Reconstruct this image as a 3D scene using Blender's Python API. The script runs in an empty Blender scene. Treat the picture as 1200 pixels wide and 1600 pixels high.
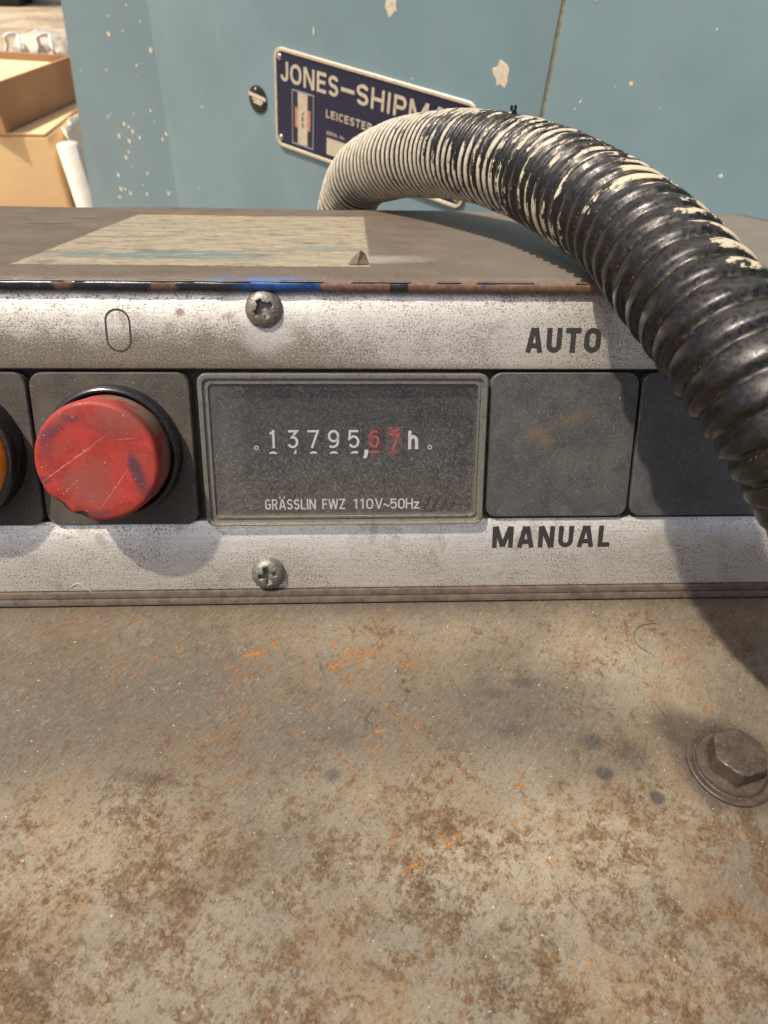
import bpy, bmesh, math, random
from mathutils import Matrix, Vector, noise as mnoise
R = math.radians
random.seed(7)
scene = bpy.context.scene
col = scene.collection

# ------------------------------------------------------------------ camera
cam = bpy.data.cameras.new('camera')
cam.sensor_fit = 'VERTICAL'; cam.sensor_height = 36.0
cam.lens = 1050 / 1600 * 36.0
cam.clip_start = 0.005; cam.clip_end = 200
cam.dof.use_dof = True; cam.dof.focus_distance = 0.116; cam.dof.aperture_fstop = 44
camo = bpy.data.objects.new('camera', cam); col.objects.link(camo)
cr = Vector((0.99906, -0.03673, 0.02288)); cu = Vector((0.00808, 0.67764, 0.73535))
cr.normalize(); cu = (cu - cu.dot(cr) * cr).normalized(); cb = cr.cross(cu)
camo.matrix_world = Matrix(((cr.x, cu.x, cb.x, 0), (cr.y, cu.y, cb.y, 0), (cr.z, cu.z, cb.z, 0.09359), (0, 0, 0, 1)))
scene.camera = camo

# ------------------------------------------------------------------ sky, sun, exposure
SUN_AZ, SUN_EL = -108.0, 65.0
world = bpy.data.worlds.new('World'); scene.world = world; world.use_nodes = True
wn = world.node_tree
sky = wn.nodes.new('ShaderNodeTexSky'); sky.sky_type = 'NISHITA'; sky.sun_disc = False
sky.sun_elevation = R(SUN_EL); sky.sun_rotation = R(SUN_AZ); sky.air_density = 0.8; sky.dust_density = 6.0; sky.ozone_density = 1.0
bg = wn.nodes['Background']; bg.inputs['Strength'].default_value = 0.095
wn.links.new(sky.outputs[0], bg.inputs['Color'])
sl = bpy.data.lights.new('sun', 'SUN'); sl.energy = 3.7; sl.angle = R(1.6); sl.color = (1.0, 0.89, 0.74)
so = bpy.data.objects.new('sun', sl); col.objects.link(so)
sd = Vector((math.cos(R(SUN_EL)) * math.sin(R(SUN_AZ)), math.cos(R(SUN_EL)) * math.cos(R(SUN_AZ)), math.sin(R(SUN_EL))))
so.rotation_euler = sd.to_track_quat('Z', 'Y').to_euler(); so.location = sd * 5
scene.view_settings.view_transform = 'Standard'; scene.view_settings.look = 'None'
scene.view_settings.exposure = 0.50; scene.view_settings.gamma = 1.0
scene.render.engine = 'CYCLES'
scene.cycles.use_denoising = True; scene.cycles.denoiser = 'OPENIMAGEDENOISE'; scene.cycles.denoising_prefilter = 'ACCURATE'
scene.cycles.max_bounces = 8
scene.cycles.sample_clamp_indirect = 6

# ------------------------------------------------------------------ node helper
class Mat:
    def __init__(s, name):
        s.m = bpy.data.materials.new(name); s.m.use_nodes = True; s.t = s.m.node_tree
        s.b = s.t.nodes['Principled BSDF']; s.out = s.t.nodes['Material Output']
        tc = s.t.nodes.new('ShaderNodeTexCoord')
        s.p = s.vmath('SCALE', tc.outputs['Object'], scale=1000.0)      # object space in millimetres
        sx = s.t.nodes.new('ShaderNodeSeparateXYZ'); s.t.links.new(s.p, sx.inputs[0])
        s.x, s.y, s.z = sx.outputs
    def _in(s, sock, v):
        if isinstance(v, bpy.types.NodeSocket): s.t.links.new(v, sock)
        elif isinstance(v, (tuple, list)) and sock.type == 'RGBA' and len(v) == 3: sock.default_value = (*v, 1)
        else: sock.default_value = v
    def set(s, **kw):
        names = dict(color='Base Color', rough='Roughness', metal='Metallic', trans='Transmission Weight', ior='IOR', spec='Specular IOR Level', coat='Coat Weight', coatr='Coat Roughness', normal='Normal', sss='Subsurface Weight')
        for k, v in kw.items(): s._in(s.b.inputs[names[k]], v)
        return s
    def math(s, op, a, b=0.0, clamp=False):
        n = s.t.nodes.new('ShaderNodeMath'); n.operation = op; n.use_clamp = clamp
        s._in(n.inputs[0], a); s._in(n.inputs[1], b); return n.outputs[0]
    def vmath(s, op, a, b=None, scale=None):
        n = s.t.nodes.new('ShaderNodeVectorMath'); n.operation = op
        s._in(n.inputs[0], a)
        if b is not None: s._in(n.inputs[1], b)
        if scale is not None: s._in(n.inputs['Scale'], scale)
        return n.outputs['Value'] if op in ('LENGTH', 'DISTANCE', 'DOT_PRODUCT') else n.outputs[0]
    def vec(s, x, y, z):
        n = s.t.nodes.new('ShaderNodeCombineXYZ')
        for i, v in enumerate((x, y, z)): s._in(n.inputs[i], v)
        return n.outputs[0]
    def noise(s, scale, detail=4, rough=0.6, vec=None, dist=0.0, off=None):
        n = s.t.nodes.new('ShaderNodeTexNoise'); n.inputs['Scale'].default_value = scale
        n.inputs['Detail'].default_value = detail; n.inputs['Roughness'].default_value = rough; n.inputs['Distortion'].default_value = dist
        v = vec if vec is not None else s.p
        if off is not None: v = s.vmath('ADD', v, off)
        s._in(n.inputs['Vector'], v); return n.outputs['Fac']
    def stretch(s, sx, sy, sz, vec=None):
        return s.vmath('MULTIPLY', vec if vec is not None else s.p, (sx, sy, sz))
    def mr(s, f, a, b, c=0.0, d=1.0, smooth=True):
        n = s.t.nodes.new('ShaderNodeMapRange'); n.clamp = True
        n.interpolation_type = 'SMOOTHSTEP' if smooth else 'LINEAR'
        for i, v in enumerate((f, a, b, c, d)): s._in(n.inputs[i], v)
        return n.outputs[0]
    def mix(s, f, a, b, mode='MIX'):
        n = s.t.nodes.new('ShaderNodeMix'); n.data_type = 'RGBA'; n.blend_type = mode
        s._in(n.inputs[0], f); s._in(n.inputs[6], a); s._in(n.inputs[7], b); return n.outputs[2]
    def ramp(s, f, stops):
        n = s.t.nodes.new('ShaderNodeValToRGB'); e = n.color_ramp.elements
        while len(e) > 1: e.remove(e[-1])
        e[0].position = stops[0][0]; e[0].color = (*stops[0][1], 1)
        for pz, c in stops[1:]:
            k = e.new(pz); k.color = (*c, 1)
        s._in(n.inputs[0], f); return n.outputs[0]
    def curve(s, f, stops):
        return s.ramp(f, [(a, (b, b, b)) for a, b in stops])
    def attr(s, name):
        n = s.t.nodes.new('ShaderNodeAttribute'); n.attribute_name = name; return n.outputs['Fac']
    def bump(s, h, strength=0.3, dist=0.0002, normal=None):
        n = s.t.nodes.new('ShaderNodeBump'); n.inputs['Strength'].default_value = strength; n.inputs['Distance'].default_value = dist
        s._in(n.inputs['Height'], h)
        if normal is not None: s._in(n.inputs['Normal'], normal)
        return n.outputs[0]
    def spot(s, cx, cy, rx, ry, soft=0.5, wob=0.25, ang=0.0):
        """irregular stain of its own shape on the object's own x/y, in mm"""
        dx = s.math('SUBTRACT', s.x, cx); dy = s.math('SUBTRACT', s.y, cy)
        c, sn = math.cos(R(ang)), math.sin(R(ang))
        ux = s.math('ADD', s.math('MULTIPLY', dx, c / rx), s.math('MULTIPLY', dy, sn / rx))
        uy = s.math('SUBTRACT', s.math('MULTIPLY', dy, c / ry), s.math('MULTIPLY', dx, sn / ry))
        d = s.vmath('LENGTH', s.vec(ux, uy, 0.0))
        if wob: d = s.math('ADD', d, s.math('MULTIPLY', s.math('SUBTRACT', s.noise(1.6 / min(rx, ry), 4, .65), .5), wob * 3))
        return s.mr(d, 1.0 - soft, 1.0 + soft, 1.0, 0.0)
    def mx(s, *m):
        r = m[0]
        for k in m[1:]: r = s.math('MAXIMUM', r, k)
        return r
    def mul(s, *m):
        r = m[0]
        for k in m[1:]: r = s.math('MULTIPLY', r, k)
        return r

# ------------------------------------------------------------------ object helpers
WM = {}
def thing(name, label, cat, M=None, group=None):
    o = bpy.data.objects.new(name, None); col.objects.link(o); o.empty_display_size = 0.01
    M = M or Matrix(); o.matrix_world = M; WM[o] = M
    o['label'] = label; o['category'] = cat
    if group: o['group'] = group
    return o
def put(name, me, mat, parent=None, M=None, local=None):
    """link a mesh; M is its world matrix (default: its parent's), local is a matrix relative to the parent"""
    o = bpy.data.objects.new(name, me); col.objects.link(o)
    if mat and not me.materials: me.materials.append(mat.m)
    P = WM.get(parent, Matrix())
    if M is None: M = P @ (local or Matrix())
    if parent: o.parent = parent; o.matrix_basis = P.inverted() @ M
    else: o.matrix_world = M
    WM[o] = M
    return o
def tag(o, label, cat, group=None):
    o['label'] = label; o['category'] = cat
    if group: o['group'] = group
    return o
def mesh(name, verts, faces, smooth=False, mm=True):
    k = 0.001 if mm else 1.0
    me = bpy.data.meshes.new(name); me.from_pydata([(x * k, y * k, z * k) for x, y, z in verts], [], faces); me.update()
    bm = bmesh.new(); bm.from_mesh(me); bmesh.ops.recalc_face_normals(bm, faces=bm.faces); bm.to_mesh(me); bm.free()
    if smooth: me.polygons.foreach_set('use_smooth', [True] * len(me.polygons))
    return me
def rr(w, h, r, z, cx=0, cy=0, seg=6):
    P = []
    for qx, qy, a0 in ((1, 1, 0), (-1, 1, 90), (-1, -1, 180), (1, -1, 270)):
        for i in range(seg + 1):
            a = R(a0 + 90 * i / seg)
            P.append((cx + qx * (w / 2 - r) + r * math.cos(a), cy + qy * (h / 2 - r) + r * math.sin(a), z))
    return P
def loft(loops, cap0=False, cap1=True, closed=True):
    V = []; F = []; n = len(loops[0])
    for L in loops: V += L
    for k in range(len(loops) - 1):
        for i in range(n):
            j = (i + 1) % n
            F.append((k * n + i, k * n + j, (k + 1) * n + j, (k + 1) * n + i))
    if cap0: F.append(tuple(range(n - 1, -1, -1)))
    if cap1: F.append(tuple((len(loops) - 1) * n + i for i in range(n)))
    return V, F
def ring(r, z, n=64, cx=0, cy=0):
    return [(cx + r * math.cos(2 * math.pi * i / n), cy + r * math.sin(2 * math.pi * i / n), z) for i in range(n)]
def lathe(prof, n=64, cap0=False, cap1=True):
    return loft([ring(r, z, n) for r, z in prof], cap0, cap1)
def boxv(x0, x1, y0, y1, z0, z1):
    V = [(x, y, z) for z in (z0, z1) for x, y in ((x0, y0), (x1, y0), (x1, y1), (x0, y1))]
    return V, [(3, 2, 1, 0), (4, 5, 6, 7), (0, 1, 5, 4), (1, 2, 6, 5), (2, 3, 7, 6), (3, 0, 4, 7)]
def shade(me, angle=35):
    me.polygons.foreach_set('use_smooth', [True] * len(me.polygons))
    me.set_sharp_from_angle(angle=R(angle)); return me
def bevel(me, w, seg=2):
    bm = bmesh.new(); bm.from_mesh(me)
    bmesh.ops.bevel(bm, geom=bm.edges[:], offset=w, segments=seg, affect='EDGES', profile=.6)
    bm.to_mesh(me); bm.free(); return shade(me)
def tube(pts, r, n=8, mm=True, caps=True):
    pts = [Vector(p) for p in pts]; V = []; F = []
    up = Vector((0, 0, 1)); prev = None
    for i, p in enumerate(pts):
        t = (pts[min(i + 1, len(pts) - 1)] - pts[max(i - 1, 0)]).normalized()
        if prev is None:
            a = t.cross(up if abs(t.z) < .9 else Vector((1, 0, 0))).normalized()
        else: a = (prev - prev.dot(t) * t).normalized()
        prev = a; b = t.cross(a)
        rr_ = r(i / (len(pts) - 1)) if callable(r) else r
        for k in range(n):
            q = p + rr_ * (a * math.cos(2 * math.pi * k / n) + b * math.sin(2 * math.pi * k / n)); V.append(tuple(q))
    for i in range(len(pts) - 1):
        for k in range(n):
            j = (k + 1) % n; F.append((i * n + k, i * n + j, (i + 1) * n + j, (i + 1) * n + k))
    if caps: F.append(tuple(range(n - 1, -1, -1))); F.append(tuple((len(pts) - 1) * n + k for k in range(n)))
    return mesh('tube', V, F, True, mm)
def arc(cx, cy, rx, ry, a0, a1, n=14):
    return [(cx + rx * math.cos(R(a0 + (a1 - a0) * i / n)), cy + ry * math.sin(R(a0 + (a1 - a0) * i / n))) for i in range(n + 1)]
def glyph(ch, w, t):
    """centre lines of a plain grotesque letter: capital height 1, width w, stroke t; closed lines end with None"""
    l, r, b, h, m = t / 2, w - t / 2, t / 2, 1 - t / 2, .5
    cx = w / 2; rx = (r - l) / 2; k = min(rx, .34)
    O = arc(r - k, h - k, k, k, 0, 90, 8) + arc(l + k, h - k, k, k, 90, 180, 8) + arc(l + k, b + k, k, k, 180, 270, 8) + arc(r - k, b + k, k, k, 270, 360, 8) + [None]
    if ch in 'O0': return [O]
    if ch == 'Q': return [O, [(cx, .25), (w, 0)]]
    if ch in 'AÄ':
        g = [[(l, 0), (cx - t * .22, 1)], [(r, 0), (cx + t * .22, 1)], [(l + (cx - l) * .30, .28), (r - (cx - l) * .30, .28)]]
        if ch == 'Ä': g += [[(cx - .20, 1.08), (cx - .20, 1.08 + t * 1.2)], [(cx + .20, 1.08), (cx + .20, 1.08 + t * 1.2)]]
        return g
    if ch == 'U': return [[(l, 1)] + arc(l + k, b + k, k, k, 180, 270, 8) + arc(r - k, b + k, k, k, 270, 360, 8) + [(r, 1)]]
    if ch == 'T': return [[(0, h), (w, h)], [(cx, h), (cx, 0)]]
    if ch == 'M': return [[(l, 0), (l, 1)], [(r, 0), (r, 1)], [(l + t * .15, 1), (cx, .06)], [(r - t * .15, 1), (cx, .06)]]
    if ch == 'N': return [[(l, 0), (l, 1)], [(r, 0), (r, 1)], [(l + t * .1, 1), (r - t * .1, 0)]]
    if ch == 'L': return [[(l, 1), (l, b), (w, b)]]
    if ch == 'I': return [[(cx, 0), (cx, 1)]]
    if ch == 'H': return [[(l, 0), (l, 1)], [(r, 0), (r, 1)], [(l, m), (r, m)]]
    if ch == 'E': return [[(w, h), (l, h), (l, b), (w, b)], [(l, m + .02), (w * .92, m + .02)]]
    if ch == 'F': return [[(w, h), (l, h), (l, 0)], [(l, m), (w * .88, m)]]
    if ch == 'J': return [[(r, 1)] + list(reversed(arc(r - k, b + k, k, k, 180, 360, 14)))]
    if ch == 'P': return [[(l, 0), (l, h)] + [(l, h)] + arc(r - .23, h - .235, .23, .235, 90, -90, 12) + [(l, h - .47)]]
    if ch == 'R': return [[(l, 0), (l, h)] + arc(r - .23, h - .235, .23, .235, 90, -90, 12) + [(l, h - .47)], [(cx, h - .47), (r, 0)]]
    if ch == 'C': return [arc(cx, h - k, rx, k, 25, 180, 12) + arc(cx, b + k, rx, k, 180, 335, 12)]
    if ch == 'G': return [arc(cx, h - k, rx, k, 30, 180, 12) + arc(cx, b + k, rx, k, 180, 360, 12) + [(r, .48), (cx + t * .2, .48)]]
    if ch == 'S':
        q = (h - b) / 4
        return [arc(cx, h - q, rx, q, 20, 270, 18) + arc(cx, b + q, rx, q, 90, -160, 18)]
    if ch == 'D': return [[(l, b), (l, h)] + arc(r - .36, h - .36, .36, .36, 90, 0, 8) + arc(r - .36, b + .36, .36, .36, 0, -90, 8) + [None]]
    if ch == 'V': return [[(l, 1), (cx, 0)], [(r, 1), (cx, 0)]]
    if ch == 'W': return [[(l, 1), (w * .27, 0)], [(cx, 1), (w * .27, 0)], [(cx, 1), (w * .73, 0)], [(r, 1), (w * .73, 0)]]
    if ch == 'Z': return [[(0, h), (r, h), (l, b), (w, b)]]
    if ch == 'z': return [[(0, .68 - t / 2), (r, .68 - t / 2), (l, b), (w, b)]]
    if ch == 'h': return [[(l, 0), (l, 1)], [(l, .36)] + arc(cx, .42, rx, .26, 180, 0, 12) + [(r, 0)]]
    if ch == 'o': return [arc(cx, .34, rx, .34 - t / 2, 0, 360, 20)[:-1] + [None]]
    if ch == '1': return [[(w * .62, 0), (w * .62, 1)], [(w * .62, 1 - t * .6), (w * .08, .78)]]
    if ch == '2': return [arc(cx, h - .27, rx, .27, 175, -35, 14) + [(l, b), (w, b)]]
    if ch == '3': return [[(l, h), (r - .02, h), (cx - .06, .60)] + arc(cx - .02, b + .275, rx, .275, 88, -155, 14)]
    if ch == '4': return [[(w * .72, 0), (w * .72, 1), (l, .28), (w, .28)]]
    if ch == '5': return [[(r, h), (l + .03, h), (l, .52)] + arc(cx - .01, b + .29, rx, .29, 130, -150, 16)]
    if ch == '6': return [[(r - .02, h - .03)] + arc(cx + .04, h - .30, rx + .02, .30, 80, 180, 8) + [(l, b + .28)] + arc(cx, b + .28, rx, .28, 180, 540, 20)]
    if ch == '7': return [[(0, h), (r, h), (w * .35, 0)]]
    if ch == '8': return [arc(cx, h - .235, rx * .9, .235, 0, 360, 18)[:-1] + [None], arc(cx, b + .265, rx, .265, 0, 360, 18)[:-1] + [None]]
    if ch == '9': return [[(l + .02, b + .03)] + arc(cx - .04, b + .30, rx + .02, .30, -100, 0, 8) + [(r, h - .28)] + arc(cx, h - .28, rx, .28, 0, 360, 20)]
    if ch == '~': return [[(w * i / 12, .36 + .10 * math.sin(2 * math.pi * i / 12)) for i in range(13)]]
    if ch == ',': return [[(cx, .24), (cx, .06), (cx - t * .5, -.16)]]
    if ch == '.': return [[(cx, 0), (cx, t)]]
    if ch == '&': return [[(w, b)] + [(w * .2, .78)] + arc(cx - .05, .80, .16, .16, 180, 0, 8) + [(l, .35)] + arc(cx - .05, .25, .22, .2, 170, 330, 10) + [(r, .42)]]
    return []
WID = {'I': .0, 'M': .86, 'W': 1.0, 'T': .62, 'L': .50, 'J': .48, 'E': .55, 'F': .52, '1': .42, ',': .22, '.': .2, '~': .5, 'z': .48, 'h': .52, 'Z': .6, 'A': .70, 'Ä': .70, 'V': .66, 'O': .68, 'N': .66, 'U': .62, 'H': .62, '&': .65, ' ': .3}
def stroke(P, t, z, ext):
    """one stroke of constant width with mitred corners, as a thin raised strip"""
    cl = P[-1] is None
    if cl: P = P[:-1]
    Q = [P[0]]
    for p in P[1:]:
        if math.hypot(p[0] - Q[-1][0], p[1] - Q[-1][1]) > 1e-4: Q.append(p)
    if cl and math.hypot(Q[0][0] - Q[-1][0], Q[0][1] - Q[-1][1]) < 1e-4: Q.pop()
    n = len(Q); Lf = []; Rt = []
    for i, p in enumerate(Q):
        a = Q[i - 1] if (i > 0 or cl) else None; c = Q[(i + 1) % n] if (i < n - 1 or cl) else None
        d1 = Vector((p[0] - a[0], p[1] - a[1])).normalized() if a else None; d2 = Vector((c[0] - p[0], c[1] - p[1])).normalized() if c else None
        if d1 is None: nn2 = Vector((-d2.y, d2.x)); s = 1
        elif d2 is None: nn2 = Vector((-d1.y, d1.x)); s = 1
        else:
            n1 = Vector((-d1.y, d1.x)); n2 = Vector((-d2.y, d2.x)); nn2 = (n1 + n2)
            if nn2.length < 1e-3: nn2 = n1; s = 1
            else: nn2.normalize(); s = min(2.4, 1 / max(.3, nn2.dot(n1)))
        Lf.append((p[0] + nn2.x * s * t / 2, p[1] + nn2.y * s * t / 2)); Rt.append((p[0] - nn2.x * s * t / 2, p[1] - nn2.y * s * t / 2))
    V = []; F = []
    for q, s in zip(Lf, Rt): V += [(q[0], q[1], z), (s[0], s[1], z), (q[0], q[1], z + ext), (s[0], s[1], z + ext)]
    for i in range(n if cl else n - 1):
        a, b = 4 * i, 4 * ((i + 1) % n)
        F += [(a + 2, a + 3, b + 3, b + 2), (a, a + 2, b + 2, b), (a + 1, b + 1, b + 3, a + 3)]
    if not cl: F += [(0, 1, 3, 2), (4 * n - 4, 4 * n - 2, 4 * n - 1, 4 * n - 3)]
    return V, F
def text(body, x0, x1, y0, cap, z=0, bold=.16, ext=.02, gap=.16, clip=None):
    """lettering as thin geometry, mm: starts at x0, ends at x1, baseline y0, capital height cap"""
    t = bold; adv = 0; items = []
    for ch in body:
        w = WID.get(ch, .58)
        if ch == 'I': w = t
        if ch != ' ': items.append((ch, adv, w))
        adv += w + gap
    tot = adv - gap; sx = (x1 - x0) / tot; tx = t * cap
    V = []; F = []; zz = 0
    for ch, a, w in items:
        ws = w * sx / cap                               # width in capital heights
        if ch == 'I': ws = max(ws, t)
        for P in glyph(ch, ws, t):
            v, f = stroke(P, t, 0, 1)
            o = len(V); zz = (zz + 1) % 6
            V += [(x0 + a * sx + x * cap, y0 + y * cap, z + zz * .0025 * max(1, ext * 20) if q < .5 else z + ext + zz * .0025 * max(1, ext * 20)) for x, y, q in v]; F += [tuple(k + o for k in g) for g in f]
    me = mesh('lettering', V, F)
    if clip:
        bm = bmesh.new(); bm.from_mesh(me)
        for yy, no in ((clip[0], (0, -1, 0)), (clip[1], (0, 1, 0))):
            bmesh.ops.bisect_plane(bm, geom=bm.verts[:] + bm.edges[:] + bm.faces[:], plane_co=(0, yy * .001, 0), plane_no=no, clear_outer=True)
        bm.to_mesh(me); bm.free()
    return me
def merge(meshes):
    bm = bmesh.new()
    for m in meshes: bm.from_mesh(m)
    me = bpy.data.meshes.new('merged'); bm.to_mesh(me); bm.free(); return me
def blob(cx, cy, r, z=0.0, n=14, th=0.05, seed=0, sx=1.0, sy=1.0, wob=.35):
    rnd = random.Random(seed); V = []
    rad = [1 + wob * (rnd.random() - .5) * 2 for _ in range(n)]
    lo = [(cx + sx * r * rad[i] * math.cos(2 * math.pi * i / n), cy + sy * r * rad[i] * math.sin(2 * math.pi * i / n), z) for i in range(n)]
    hi = [(cx + (x - cx) * .93, cy + (y - cy) * .93, z + th) for x, y, _ in lo]
    return loft([lo, hi])

# ------------------------------------------------------------------ frames
PY = 0.07805
PANEL = Matrix.Translation((0, PY, 0)) @ Matrix.Rotation(math.atan2(.89313, .44981), 4, 'X')     # x right, y up the fascia, z out of it
DECK = Matrix.Translation((0, PY, 0))
HOOD = Matrix.Translation((0, PY + .0235, .04895)) @ Matrix.Rotation(R(-13.19), 4, 'X')           # y runs back along the hood, z out of it
hx = Vector((0.78922, -0.61294, -0.03801)); vx = Vector((0.02782, -0.02614, 0.99927)); hx.normalize(); vx = (vx - vx.dot(hx) * hx).normalized(); nx = hx.cross(vx)
CAB = Matrix(((hx.x, vx.x, nx.x, -.04545), (hx.y, vx.y, nx.y, .48462), (hx.z, vx.z, nx.z, .02569), (0, 0, 0, 1)))  # x right, y up the cabinet face, z out of it

# ------------------------------------------------------------------ materials
def m_deck():
    m = Mat('rusty cover plate')
    warp = m.vmath('ADD', m.p, m.vmath('SCALE', m.vec(m.noise(.12, 3, .6), m.noise(.12, 3, .6, off=(50, 0, 0)), 0.0), scale=7.0))
    A = m.noise(.034, 5, .62, vec=warp); B = m.noise(.26, 6, .72, vec=warp, off=(40, 9, 0)); C = m.noise(.85, 6, .75); D = m.noise(2.1, 5, .72, off=(7, 3, 1))
    A2 = m.noise(.075, 5, .62, vec=warp, off=(5, 77, 0)); B2 = m.noise(.30, 6, .72, vec=warp, off=(90, 20, 0)); C2 = m.noise(1.1, 6, .75, off=(31, 8, 4))
    def clump(a, b, c, wa, wb, wc): return m.math('ADD', m.mul(a, wa), m.math('ADD', m.mul(b, wb), m.mul(c, wc)))
    # paler plate with its sunlit parts painted in; greyer zones paint in soft shade
    pale = m.mx(m.spot(22, -45, 26, 9, .8, .5, 8), m.mul(m.spot(0, -56, 44, 10, .9, .5), .75), m.mul(m.spot(10, -36, 26, 7, .9, .6), .55), m.mul(m.spot(43, -16, 14, 8, .9, .5), .8), m.mul(m.spot(-38, -42, 16, 10, .9, .5), .8), m.mul(m.spot(8, -8, 26, 4, .9, .4), .3))
    soft_shade = m.mx(m.spot(-32, -22, 26, 10, .9, .5), m.mul(m.spot(-2, -25, 20, 7, .9, .5), .9), m.mul(m.spot(56, -48, 12, 7, .8, .3), .8), m.mul(m.spot(2, -55, 18, 7, .9, .3), .7))
    c = m.ramp(A, [(.32, (.100, .080, .060)), (.50, (.135, .112, .084)), (.66, (.172, .148, .113))])
    c = m.mix(m.mul(pale, .74), c, (.335, .298, .222))
    c = m.mix(m.mul(soft_shade, .62), c, (.098, .090, .080))
    c = m.mix(m.mul(m.mr(C, .52, .66), .28), c, (.33, .295, .22))
    # rust: brown clumps of fine specks, tan halos, orange bloom
    k1 = clump(A2, B, C, .24, .32, .44); low = m.mr(m.y, -20, -46, -.010, .030)
    tan = m.mr(m.math('ADD', clump(A, B2, C2, .34, .36, .30), low), .51, .585)
    bloom = m.mul(m.mr(m.noise(.06, 5, .65, vec=warp, off=(130, 11, 0)), .44, .66), m.mr(C, .32, .6, .4, 1))
    c = m.mix(m.mul(bloom, .30), c, (.185, .105, .042))
    c = m.mix(m.mul(tan, .42), c, (.190, .100, .032))
    brown = m.mr(m.math('ADD', k1, low), .515, .575)
    c = m.mix(m.mul(brown, .80, m.mr(D, .36, .54, .45, 1)), c, (.096, .050, .018))
    dkb = m.mr(m.math('ADD', clump(A2, B2, D, .24, .36, .40), low), .545, .60)
    c = m.mix(m.mul(dkb, .60), c, (.050, .030, .015))
    zone = m.mx(m.spot(12, -37, 14, 6, .7, .4), m.spot(-4, -12, 24, 7, .7, .4), m.spot(46, -15, 10, 7, .7, .4), m.mul(m.spot(-38, -12, 14, 5, .7, .4), .7), m.mul(m.spot(4, -26, 20, 6, .8, .4), .7))
    ok = m.math('ADD', clump(m.noise(.10, 4, .6, off=(31, 8, 0)), m.noise(.42, 6, .72, off=(11, 3, 5)), m.noise(1.9, 4, .7, off=(3, 9, 2)), .25, .45, .30), m.mul(zone, .035))
    c = m.mix(m.mul(m.mr(ok, .580, .605), .6), c, (.215, .082, .018))
    c = m.mix(m.mul(m.mr(ok, .607, .626), .85), c, (.36, .145, .022))
    rk = clump(m.noise(.09, 4, .6, off=(3, 58, 0)), m.noise(.5, 6, .72, off=(-40, 13, 5)), m.noise(1.7, 4, .7, off=(13, 9, 2)), .25, .45, .30)
    c = m.mix(m.mul(m.mr(rk, .57, .60), .7), c, (.135, .046, .022))
    # oily patches and drips, where the photo shows them
    grey = m.mx(m.spot(29, -21, 12, 7, .8, .4), m.mul(m.spot(36, -29, 9, 6, .8, .4), .7))
    c = m.mix(m.mul(grey, .60), c, (.070, .064, .056))
    dark = m.mx(m.spot(36, -33.1, 1.3, 1.15, .35, .15), m.spot(42.5, -36.9, 1.1, 1.0, .35, .15), m.mul(m.spot(35.3, -28.2, 1.6, 1.3, .6, .3), .8),
                m.mul(m.spot(40.5, -30.5, 2.3, 2.0, .7, .3), .55), m.mul(m.spot(-3.6, -32.4, 1.2, 1.0, .5, .3), .75), m.mul(m.spot(-2.6, -26.5, 2.6, 1.8, .8, .4), .4),
                m.mul(m.spot(27, -17.5, 1.7, 1.0, .7, .5), .7), m.mul(m.spot(22, -19.5, 1.4, .9, .7, .5), .6), m.mul(m.spot(23.5, -26, 2.4, 1.0, .7, .5), .5))
    c = m.mix(m.mul(dark, .72), c, (.034, .034, .036))
    smear = m.mul(m.spot(-30.5, -32, 4.6, 1.1, .6, .4, -12), m.mr(C, .35, .6, .5, 1))
    c = m.mix(m.mul(smear, .6), c, (.062, .034, .026))
    crk = m.mul(m.mr(m.noise(.5, 6, .75, vec=warp, off=(8, 8, 0)), .52, .60), m.mx(m.spot(4, -22.5, 3.5, 1.6, .6, .4, 35), m.spot(8, -17.5, 1.4, 4, .6, .4)))
    c = m.mix(m.mul(crk, .8), c, (.040, .032, .024))
    ringd = m.mx(m.mul(m.spot(54.8, -32.5, 7.6, 7.4, .25, .15), .95), m.mul(m.spot(50.2, -27.0, 4.6, 3.6, .45, .2, -30), .95))
    c = m.mix(m.mul(ringd, .75), c, (.042, .032, .026))
    joint = m.mul(m.mr(m.math('ADD', m.y, m.mul(m.math('SUBTRACT', m.noise(.3, 4, .6), .5), 5.0)), -5.0, 0.0), .55)   # darker towards the joint
    c = m.mix(joint, c, (.070, .060, .050))
    dirs = m.vmath('MULTIPLY', m.vec(m.math('ADD', m.x, m.mul(m.y, .35)), m.y, 0.0), (1.0, .045, 1.0))
    scr = m.mr(m.noise(1.1, 3, .6, vec=dirs), .64, .72)
    c = m.mix(m.mul(scr, .6, m.mr(m.noise(.05, 3, .6, off=(70, 5, 0)), .50, .60)), c, (.045, .036, .030))
    swf = m.vmath('MULTIPLY', m.vec(m.math('SUBTRACT', m.x, m.mul(m.y, .8)), m.math('ADD', m.y, m.mul(m.x, .8)), 0.0), (1.0, .22, 1.0))
    grain = m.noise(1.7, 4, .68, vec=swf)
    c = m.mix(m.mul(m.mr(grain, .47, .36, 0, 1), .32), c, (.046, .035, .024))
    c = m.mix(m.mul(m.mr(grain, .55, .68), .18), c, (.36, .32, .24))
    # specks of swarf and grit
    c = m.mix(m.mul(m.mr(D, .45, .35, 0, 1), .5), c, (.045, .034, .024))
    c = m.mix(m.mul(m.mr(m.noise(1.9, 2, .5, off=(77, 1, 8)), .735, .755), .8), c, (.55, .48, .37))
    c = m.mix(m.mul(m.mr(m.noise(1.0, 4, .65, off=(17, 41, 8)), .68, .71), .85), c, (.036, .028, .022))
    m.set(color=c, metal=0.0, rough=m.mr(B, .3, .7, .45, .65), spec=.22)
    h = m.math('ADD', m.mul(C, .8), m.math('ADD', m.mul(D, .5), m.math('ADD', m.mul(B, .8), m.mul(grain, .3))))
    return m.set(normal=m.bump(h, .9, .00032))
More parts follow.
